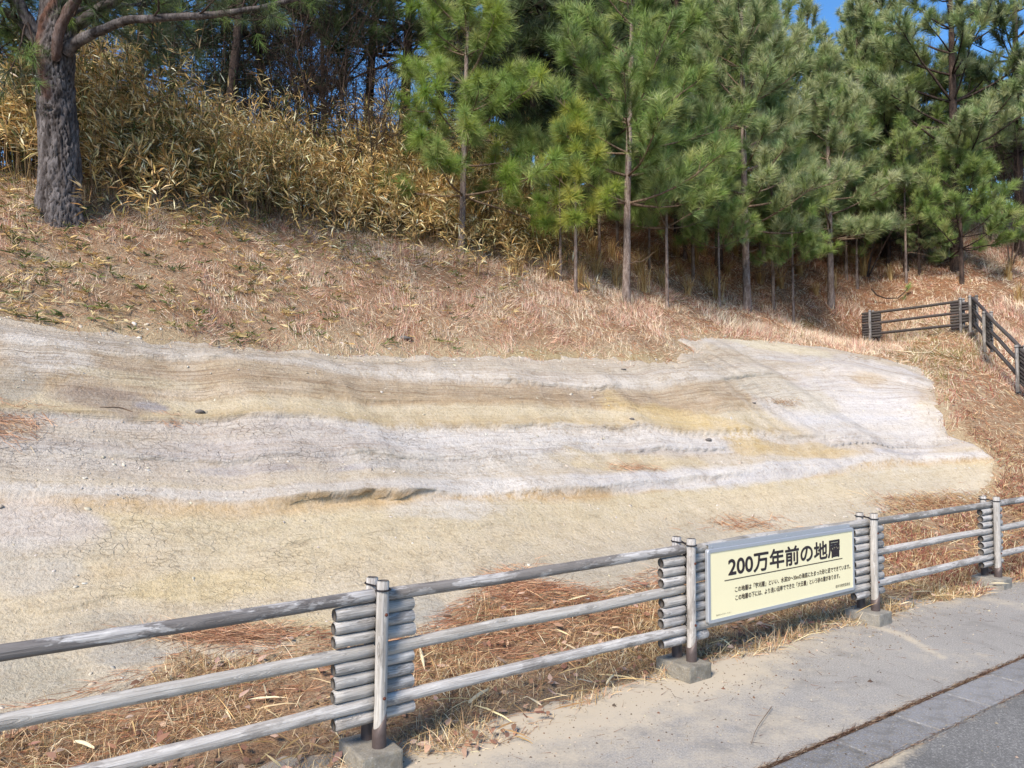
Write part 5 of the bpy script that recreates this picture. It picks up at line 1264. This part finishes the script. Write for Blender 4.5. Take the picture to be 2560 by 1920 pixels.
# arching tussocks of tall straw-coloured grass under the pines
def tussock_mesh(seed, nb, Ht):
    q = np.random.default_rng(seed); m = []
    Vs, Fs, Cs, o = [], [], [], 0
    for k in range(nb):
        az = q.uniform(0, 6.28); out = q.uniform(0.12, 0.75) * Ht; h = Ht * q.uniform(0.5, 1.0); b0 = q.normal(size=2) * 0.04
        tt = np.linspace(0, 1, 6); xx = b0[0] + math.cos(az) * out * tt ** 1.5; yy = b0[1] + math.sin(az) * out * tt ** 1.5; zz_ = h * (tt - 0.42 * tt ** 3) * 1.3
        Pb = np.stack([xx, yy, zz_], 1); sdv_ = np.array([-math.sin(az), math.cos(az), 0.3 * q.normal()]); sdv_ /= np.linalg.norm(sdv_)
        wv = 0.006 * (1 - tt) ** 0.6 + 0.0006
        Vb = np.stack([Pb - sdv_ * wv[:, None], Pb + sdv_ * wv[:, None]], 1).reshape(-1, 3)
        Fb = np.array([[2*i, 2*i+1, 2*i+3, 2*i+2] for i in range(5)]) + o; o += 12
        Vs.append(Vb); Fs.append(Fb); Cs.append(np.repeat(np.array([[lin(190,160,108), lin(206,182,134), lin(168,132,84), lin(150,124,84)][q.integers(4)]]) * q.uniform(0.8, 1.15), 12, 0))
    return mesh_np('grass_tussock', np.concatenate(Vs), np.concatenate(Fs), M_GRASS, cols=np.concatenate(Cs))
tms = [tussock_mesh(300 + k, 70, 0.8) for k in range(4)]
TG = 'straw grass tussocks under the pines'
tuss = [(1490,690),(1530,650),(1600,690),(1640,650),(1700,690),(1735,660),(1770,720),(1820,690),(1840,640),(1450,720),(1380,700),(1950,720),(2000,690),(1930,660),(2130,660),(2160,690),(1540,720),(1610,730),(1690,640),(1760,640),(1480,640),(2080,720),(2225,700),(2040,740),(2520,700),(2550,760),(1900,710),(1340,650),(1290,690),(1720,740),(1795,750),(1655,720)]
for i, (a_, b_) in enumerate(tuss):
    p = base_at(a_, b_); o = link('grass_tussock', tms[i % 4], None, (p.x, p.y, p.z - 0.03)); o.rotation_euler.z = random.uniform(0, 6.28); q_s = random.uniform(0.75, 1.25); o.scale = (q_s, q_s, q_s)
    tag(o, 'arching straw coloured grass tussock under the young pines', 'grass tussock', TG)

# ================================================================== LITTER STRIP BEHIND THE FENCE
def strip_scatter(n, dfun):
    s = rng.uniform(-3.2, 11.5, n); u = rng.random(n)
    lo = -0.02 + 0.16 * fbm(s * 1.1, s * 0, seed=230, octv=4); lo = np.where((s > 0.15) & (s < 1.2), lo - 0.17 * np.sin((s - 0.15) / 1.05 * np.pi), lo)
    d = lo + u * dfun(s); return s, d
# bottom edge of the rock at each s
sb = np.linspace(-3.5, 12, 80); db = np.array([[dd for dd in np.arange(0.3, 3.2, 0.04) if rsd(np.array([q]), np.array([dd]))[0] > 0.02][:1] or [1.6] for q in sb]).ravel()
edge = lambda s: np.interp(s, sb, db)
def near_mask(s, d):
    x, y = sd2xy(s, d); px, py = project(x, y, ground(s, d)); return x, y, (px > -150) & (px < 2720) & (py < 2080)
# upright and bent dry grass
s, d = strip_scatter(105000, lambda s: edge(s) * 0.95 + 0.1)
n2 = fbm(s * 2.2, d * 2.2, seed=233, octv=3)
x, y, ok = near_mask(s, d); ok &= (rng.random(len(s)) < np.clip(0.5 + 1.2 * n2, 0.06, 1)) & (d < edge(s) * (0.8 + 0.3 * n2))
s, d, x, y, n2 = s[ok], d[ok], x[ok], y[ok], n2[ok]; n = len(s); dist = np.hypot(x, y)
tilt = np.abs(rng.normal(0.85, 0.45, n)); az = rng.uniform(0, 6.28, n)
D = nrm(np.stack([np.sin(tilt) * np.cos(az), np.sin(tilt) * np.sin(az), np.abs(np.cos(tilt)) + 0.05], 1))
c = pick(n, [lin(208,186,148), lin(192,164,124), lin(220,204,172), lin(164,134,100), lin(140,120,84), lin(178,144,112)], 0.14)
far_red = (s > 6.2) & (rng.random(n) < 0.4); c[far_red] = pick(int(far_red.sum()), [lin(142,82,74), lin(160,100,86), lin(124,72,66)], 0.12)
zz = np.maximum(ground(s, d), 0.0)
grass_obj('fence_side_grass', 'tangled dry grass along the foot of the fence', 'grass', np.stack([x, y, zz - 0.004], 1), D, rng.uniform(0.05, 0.20, n) * (1 + 0.5 * n2), np.interp(dist, [3, 10], [0.0026, 0.0055]) * rng.uniform(0.7, 1.4, n), c, rng.uniform(0.1, 0.6, n), 2)
# orange pine needles, drifted in low heaps against the foot of the rock
s, d = strip_scatter(60000, lambda s: edge(s) + 0.16)
x, y, ok = near_mask(s, d); h = fbm(s * 1.4, d * 1.4, seed=240, octv=3)
w_ = np.exp(-((d - edge(s) * 0.86) / (0.30 * edge(s))) ** 2); ok &= rng.random(len(s)) < np.clip(w_ * (0.75 + 1.1 * h) + 0.10, 0.03, 1) * sstep(4.6, 2.2, s)
s, d, x, y, h, w_ = [a_[ok] for a_ in (s, d, x, y, h, w_)]; n = len(s); dist = np.hypot(x, y)
az = rng.normal(ang_u + 0.15, 0.55, n) + np.where(rng.random(n) < 0.5, np.pi, 0)
D = nrm(np.stack([np.cos(az), np.sin(az), rng.normal(0.05, 0.16, n)], 1))
zz = np.maximum(top_z(s, d), 0.0) + 0.006 + np.clip(h + 0.3, 0, 1) * w_ * 0.10 * rng.random(n)
c = pick(n, [lin(172,122,92), lin(190,144,110), lin(150,104,80), lin(206,170,136), lin(132,96,76)], 0.12)
grass_obj('pine_needle_drift', 'rust orange pine needles drifted behind the fence against the rock', 'pine needles', np.stack([x, y, zz], 1), D, rng.uniform(0.10, 0.22, n), np.interp(dist, [3, 10], [0.0022, 0.006]), c, 0.15, 2)
# brown fallen leaves
s, d = strip_scatter(1700, lambda s: edge(s) * 0.9 + 0.1)
x, y, ok = near_mask(s, d); s, d, x, y = s[ok], d[ok], x[ok], y[ok]; n = len(s)
az = rng.uniform(0, 6.28, n); D = nrm(np.stack([np.cos(az), np.sin(az), rng.normal(0.12, 0.25, n)], 1))
V, F, _ = leaves(np.stack([x, y, np.maximum(ground(s, d), 0) + rng.uniform(0.01, 0.06, n)], 1), D, rng.uniform(0.04, 0.09, n), rng.uniform(0.018, 0.04, n), rng.uniform(-0.1, 0.3, n), up=nrm(np.stack([rng.normal(0, .5, n), rng.normal(-.2, .5, n), np.ones(n)], 1)))
c = pick(n, [lin(156,120,100), lin(174,142,122), lin(134,102,84), lin(192,164,144), lin(146,108,88)], 0.14)
tag(link('fallen_leaves', mesh_np('fallen_leaves', V, F, M_LEAF, cols=np.repeat(c, 6, 0))), 'curled brown fallen leaves lying among the fence grass', 'leaves', kind='stuff')
# long bent straws and pale bamboo leaves
s, d = strip_scatter(1100, lambda s: edge(s) * 0.8)
x, y, ok = near_mask(s, d); s, d, x, y = s[ok], d[ok], x[ok], y[ok]; n = len(s)
az = rng.uniform(0, 6.28, n); D = nrm(np.stack([np.cos(az), np.sin(az), np.abs(rng.normal(0.12, 0.3, n))], 1))
V, F, _ = leaves(np.stack([x, y, np.maximum(ground(s, d), 0) + rng.uniform(0.01, 0.07, n)], 1), D, rng.uniform(0.12, 0.30, n), rng.uniform(0.004, 0.012, n), rng.uniform(0.05, 0.3, n))
c = pick(n, [lin(216,196,152), lin(198,168,118), lin(226,212,178), lin(184,150,104)], 0.1)
tag(link('dry_straw', mesh_np('dry_straw', V, F, M_LEAF, cols=np.repeat(c, 6, 0))), 'long pale dry straws and bamboo leaves lying along the fence', 'straw', kind='stuff')
# grit, crumbs of soil and bits of leaf scattered on the paving
n = 5200; s = rng.uniform(-1.5, 10, n); d = np.where(rng.random(n) < 0.6, 0.05 - np.abs(rng.normal(0, 0.35, n)), rng.uniform(-2.4, 0, n)); x, y = sd2xy(s, d)
ok = (d > -2.4); x, y, d = x[ok], y[ok], d[ok]; n = len(x)
sz = 0.0035 * np.exp(rng.normal(0, 0.5, n)); A_ = np.stack([np.cos(az_ := rng.uniform(0, 6.28, n)), np.sin(az_), np.zeros(n)], 1) * sz[:, None]; B_ = np.stack([-np.sin(az_), np.cos(az_), np.zeros(n)], 1) * (sz * rng.uniform(0.4, 0.9, n))[:, None]
b0 = np.stack([x, y, np.where(d < -1.4, -0.011, 0.001)], 1); tp_ = b0 + np.stack([0 * x, 0 * x, sz * 0.8], 1)
V = np.stack([b0 - A_, b0 - B_, b0 + A_, b0 + B_, tp_], 1).reshape(-1, 3)
F = (np.arange(n)[:, None, None] * 5 + np.array([[[0, 1, 4], [1, 2, 4], [2, 3, 4], [3, 0, 4]]])).reshape(-1, 3)
c = pick(n, [lin(150,138,120), lin(96,84,72), lin(190,178,156), lin(120,92,72)], 0.12)
tag(link('grit', mesh_np('grit', V, F, M_GRASS, cols=np.repeat(c, 5, 0))), 'grit and crumbs of soil scattered over the walkway', 'grit', kind='stuff')
# needles fallen into the joint beside the gutter, and stray ones on the pavement
n = 3400; s = rng.uniform(0.2, 4.72, n); d = -1.098 + rng.normal(0, 0.005, n) * (1 + 0.6 * np.abs(fbm(s * 2, s * 0, seed=250)))
s2 = rng.uniform(0.5, 8, 700); d2 = -1.392 + rng.normal(0, 0.008, 700)
s3 = rng.uniform(-1, 9, 260); d3 = rng.uniform(-1.0, 0.0, 260)
s, d = np.r_[s, s2, s3], np.r_[d, d2, d3]; x, y = sd2xy(s, d); n = len(s)
az = np.where(np.arange(n) < 4100, rng.normal(ang_u, 0.22, n), rng.uniform(0, 6.28, n)) + np.where(rng.random(n) < .5, np.pi, 0)
D = nrm(np.stack([np.cos(az), np.sin(az), rng.normal(0.02, 0.05, n)], 1))
c = pick(n, [lin(104,78,64), lin(128,100,80), lin(86,66,54), lin(160,138,114)], 0.12)
grass_obj('joint_debris', 'brown needles caught in the joints along the concrete gutter', 'pine needles', np.stack([x, y, np.where(np.arange(n) < 4100, rng.uniform(-0.016, 0.005, n), 0.003)], 1), D, rng.uniform(0.05, 0.13, n), 0.0028, c, 0.0)

# ================================================================== SMALL THINGS ON THE ROCK
# flakes and crumbs broken off the rock
n = 15000; s = rng.uniform(-4.5, 11, n); d = rng.uniform(1.2, 6.2, n); x, y = sd2xy(s, d); zt = top_z(s, d); px, py = project(x, y, zt)
cl_ = sstep(0.05, 0.5, fbm(s * 1.3, d * 2.0, seed=260, octv=3))
pr = 0.06 + 0.7 * np.exp(-(rsd(s, d) / 0.18) ** 2) + 0.9 * cl_ * (np.exp(-((px - 350) / 420) ** 2 - ((py - 1420) / 170) ** 2) + 0.8 * np.exp(-((px - 350) / 330) ** 2 - ((py - 1160) / 110) ** 2) + 0.5 * np.exp(-((px - 850) / 260) ** 2 - ((py - 1400) / 60) ** 2) + 0.25)
ok = (rsd(s, d) > -0.18) & (rng.random(n) < pr)
s, d, x, y, zt = s[ok], d[ok], x[ok], y[ok], zt[ok]; n = len(s)
size = 0.009 * np.exp(rng.normal(0, 0.5, n)); size = np.clip(size, 0.004, 0.032)
e = 0.05; gs_ = (top_z(s + e, d) - top_z(s - e, d)) / (2 * e); gd_ = (top_z(s, d + e) - top_z(s, d - e)) / (2 * e)
Nn = nrm(np.stack([-gs_ * U[0] - gd_ * N_[0], -gs_ * U[1] - gd_ * N_[1], np.ones(n)], 1) + rng.normal(size=(n, 3)) * 0.22)
A = nrm(np.cross(Nn, rvec(n))); B = np.cross(Nn, A)
base = np.stack([x, y, zt], 1)
ring = []; k6 = 6
for lvl, (sc_, up_) in enumerate(((1.0, -0.10), (0.9, 0.2))):
    for k in range(k6):
        th = k * 2 * np.pi / k6; r_ = size * sc_ * rng.uniform(0.65, 1.2, n) * (1.25 if k in (0, 3) else 1.0)
        ring.append(base + A * (np.cos(th) * r_)[:, None] + B * (np.sin(th) * r_ * 0.75)[:, None] + Nn * (size * up_)[:, None])
V = np.stack(ring, 1).reshape(-1, 3)
F4 = (np.arange(n)[:, None, None] * 12 + np.array([[k, (k + 1) % 6, 6 + (k + 1) % 6, 6 + k] for k in range(6)])[None]).reshape(-1, 4)
F6 = (np.arange(n)[:, None] * 12 + np.arange(6, 12)[None])
c = pick(n, [lin(226,216,198,.74), lin(216,206,186,.74), lin(230,222,212,.74), lin(208,194,170,.74), lin(206,200,194,.74)], 0.08)
tag(link('rock_chips', mesh_np('rock_chips', V, [F4, F6], M_GRASS, cols=np.repeat(c, 12, 0))), 'pale flakes and crumbs lying on the layered rock', 'rock chips', kind='stuff')

# clumps of needles and straw caught on the rock
def needle_clump(px_, py_, rx, ry, n, pal, L, label, upright=0.15):
    a_ = px_ + rx * rng.normal(size=n) * 0.6; b_ = py_ + ry * rng.normal(size=n) * 0.6
    p = cast(a_, b_); s, d = xy2sd(p[:, 0], p[:, 1]); zt = top_z(s, d)
    org = np.array([np.mean(p[:, 0]), np.mean(p[:, 1]), np.mean(zt)])
    az = rng.normal(ang_u * 0.3, 0.6, n) + np.where(rng.random(n) < .5, np.pi, 0)
    D = nrm(np.stack([np.cos(az), np.sin(az), rng.normal(upright, 0.25, n)], 1)); 
    e = 0.05; gd_ = (top_z(s, d + e) - top_z(s, d - e)) / (2 * e); D[:, 2] += (D[:, 0] * N_[0] + D[:, 1] * N_[1]) * gd_; D = nrm(D)
    V, F, nv = blades(np.stack([p[:, 0], p[:, 1], zt + 0.008 + 0.02 * rng.random(n)], 1) - org, D, rng.uniform(0.6, 1.2, n) * L, 0.0042, 0.1, 2)
    o = link('needle_clump', mesh_np('needle_clump', V, F, M_GRASS, cols=np.repeat(pick(n, pal, 0.12), nv, 0)), None, org)
    tag(o, label, 'needle clump', 'needle clumps caught on the rock')
    if n < 200 or n in (280, 1500): o['kind'] = 'stuff'
NP = [lin(174,132,104), lin(192,152,122), lin(152,114,90), lin(204,176,146)]
needle_clump(10, 1075, 90, 36, 420, NP, 0.17, 'large rusty needle clump on the rock at the left edge')
needle_clump(1585, 1185, 55, 10, 150, NP, 0.16, 'thin rusty streak of needles on the rock left of the white bed')
needle_clump(1960, 1018, 36, 5, 150, [lin(190,160,124), lin(160,122,88), lin(134,98,70)], 0.10, 'small straw tuft on the white rock patch', 0.5)
needle_clump(430, 1062, 40, 4, 70, NP, 0.14, 'short needle streak below the grey patch of rock')
needle_clump(1860, 1318, 95, 15, 280, [lin(176,126,92), lin(196,156,118), lin(150,100,70)], 0.16, 'fan of straw and needles on the rock just above the sign')
needle_clump(2330, 1265, 120, 22, 1500, [lin(190,160,120), lin(170,130,96), lin(206,184,146), lin(140,90,70)], 0.17, 'bleached grass mat on the rock behind the rail right of the sign', 0.25)
needle_clump(2180, 905, 70, 7, 160, [lin(176,150,120), lin(140,110,84)], 0.09, 'thin line of straw along the top of the pale rock')
needle_clump(560, 1600, 140, 16, 1100, NP, 0.18, 'long rusty needle heap at the rock foot left of the first post')
needle_clump(1290, 1470, 60, 34, 700, NP, 0.18, 'pointed rusty needle heap behind the middle rail')

tb = bp
n = 900; az = rng.uniform(0, 6.28, n); rr_ = 0.24 + np.abs(rng.normal(0, 0.28, n)); x = tb.x + np.cos(az) * rr_; y = tb.y + np.sin(az) * rr_; ok = (y < tb.y + 0.15); x, y = x[ok], y[ok]; n = len(x)
az = rng.uniform(0, 6.28, n); D = nrm(np.stack([np.cos(az), np.sin(az), rng.normal(0.25, 0.3, n)], 1))
grass_obj('root_litter', 'rusty needle litter gathered round the foot of the thick old pine', 'pine needles', np.stack([x, y, gxy(x, y) + 0.02 * rng.random(n)], 1), D, rng.uniform(0.1, 0.22, n), 0.0045, pick(n, NP, 0.12), 0.3, 2)
def stone(px_, py_, sz, label, flat=0.5):
    import bmesh
    p = cast(px_, py_)[0]; s, d = xy2sd(p[0], p[1]); zt = float(top_z(np.array([s]), np.array([d]))[0])
    bm = bmesh.new(); bmesh.ops.create_icosphere(bm, subdivisions=2, radius=1.0)
    q = np.random.default_rng(int(px_))
    for v_ in bm.verts:
        k = 1 + 0.25 * float(vnoise(np.array([v_.co.x * 1.7 + px_]), np.array([v_.co.y * 1.7]), np.array([v_.co.z * 1.7]))[0]); v_.co = Vector((v_.co.x * sz * k, v_.co.y * sz * 0.7 * k, v_.co.z * sz * flat * k))
    me = bpy.data.meshes.new('stone'); bm.to_mesh(me); bm.free(); me.materials.append(M_STONE)
    for pl in me.polygons: pl.use_smooth = True
    tag(link('stone', me, None, (p[0], p[1], zt + sz * flat * 0.4)), label, 'stone', 'dark stones on the rock')
stone(1580, 1072, 0.035, 'dark pebble on the white bed near the middle of the rock')
stone(1771, 1108, 0.045, 'dark oval pebble on the rock below the yellow band')
stone(1012, 848, 0.10, 'dark flat stone half buried in the grass above the rock', 0.35)
stone(1558, 933, 0.05, 'dark chip of wood or stone near the top of the rock', 0.25)
stone(1885, 1022, 0.03, 'small dark pebble beside the straw tuft on the white rock')
stone(500, 1050, 0.05, 'bluish grey pebble in the yellow band of the rock', 0.5)

def twig(pts, r, label, name='twig', cat='twig', mat=None, lift=0.02):
    P = cast(np.array([p[0] for p in pts]), np.array([p[1] for p in pts]), np.maximum(HG, 0)); s, d = xy2sd(P[:, 0], P[:, 1]); P[:, 2] = np.maximum(top_z(s, d), 0) + lift
    t = np.linspace(0, 1, len(P)); tt = np.linspace(0, 1, 4 * len(P)); Q = np.stack([np.interp(tt, t, P[:, i]) for i in range(3)], 1)
    for _ in range(3): Q[1:-1] = (Q[:-2] + 2 * Q[1:-1] + Q[2:]) / 4
    m = MB(); m.add(*tube(Q - Q[0], np.linspace(r, r * 0.5, len(Q)), 6)); o = link(name, m.mesh(name, [mat or M_TWIG]), None, Q[0]); return tag(o, label, cat)
twig([(2190, 880), (2230, 882), (2290, 889), (2325, 889), (2338, 875), (2350, 862)], 0.012, 'pale bent twig lying on the grass below the dark fence panel', mat=M_SHEATH, lift=0.05)
twig([(330, 1060), (300, 1052), (250, 1050)], 0.006, 'thin twig on the rock beside the grey patch')
twig([(285, 838), (262, 828), (240, 820)], 0.008, 'thin grey stick lying over the upper edge of the rock')
twig([(540, 885), (541, 870), (540, 850)], 0.008, 'short grey stick standing at the upper edge of the rock', lift=0.04)
twig([(1930, 1775), (1890, 1838), (1878, 1872)], 0.0022, 'curved dry stalk lying across the walkway edge near the gutter')
twig([(1885, 1470), (1800, 1500), (1740, 1535)], 0.005, 'dead stem lying in the grass below the sign')
# the drooping pine branch on the slope above the dark fence panel
bpts = np.array([(2178, 722), (2192, 738), (2215, 746), (2245, 745), (2262, 730), (2272, 716)], float)
dz = base_at(2215, 760); Pb = np.array([np.array(on_ray(a_, b_, dz.y - 0.1)) for a_, b_ in bpts]); o0 = Pb[0].copy()
br_root = tag(link('fallen_branch', None), 'fallen pine branch curving up to a green tuft above the dark fence panel', 'branch'); br_root.location = o0
m = MB(); m.add(*tube(Pb - o0, np.linspace(0.022, 0.010, 6), 6)); link('stem', m.mesh('stem', [M_DBARK]), br_root)
V, F, c = needles(np.array([Pb[-1] - o0, Pb[-1] - o0 + [0.05, 0, 0.05], Pb[4] - o0 + [0.0, 0, -0.12]]), nrm(np.array([[0.4, 0, 1.0], [1, 0, 0.5], [0.3, 0, 0.6]])), 70, 0.16, NEED_PAL['green'], 0.007)
link('needles', mesh_np('needles', V, F, M_NEEDLE, cols=c), br_root)

# pale bamboo sheaths lying in the fence grass
def sheath(px_, py_, px2, py2, w_, label):
    a_, b_ = [Vector(on_g) for on_g in cast(np.array([px_, px2]), np.array([py_, py2]), np.maximum(HG, 0))]
    a_.z = max(a_.z, 0) + 0.05; b_.z = max(b_.z, 0) + 0.05
    n = 9; t = np.linspace(0, 1, n); ax = b_ - a_; side = Vector((-ax.y, ax.x, 0)).normalized()
    wv = w_ * np.sin(np.clip(t * 0.93 + 0.07, 0, 1) * np.pi) ** 0.6
    rows = []
    for k in range(n):
        c_ = ax * t[k] + Vector((0, 0, 0.012 * math.sin(t[k] * 3.1)))
        for off, up_ in ((-1, 0.0), (-0.5, 0.006), (0, 0.009), (0.5, 0.006), (1, 0.0)):
            rows.append(c_ + side * (off * wv[k]) + Vector((0, 0, up_)))
    V = np.array([tuple(q) for q in rows]); F = np.array([[5*k+j, 5*k+j+1, 5*k+6+j, 5*k+5+j] for k in range(n-1) for j in range(4)])
    V = np.concatenate([V, V - [0, 0, 0.003]]); F = np.concatenate([F, F[:, ::-1] + 5 * n])
    tag(link('bamboo_sheath', mesh_np('bamboo_sheath', V, F, M_SHEATH, smooth=True), None, a_), label, 'bamboo sheath', 'bamboo sheaths in the fence grass')
sheath(1170, 1780, 1222, 1745, 0.014, 'largest pale bamboo sheath lying in the grass right of the first post')
sheath(1050, 1640, 1062, 1695, 0.011, 'upright looking straw sheath just right of the first stack of logs')
sheath(1340, 1690, 1372, 1655, 0.008, 'small pale sheath under the lowest rail before the sign')
sheath(185, 1880, 235, 1900, 0.012, 'pale sheath lying below the lowest rail at the left')
sheath(1515, 1732, 1535, 1712, 0.007, 'small tan sheath near the footing left of the sign')
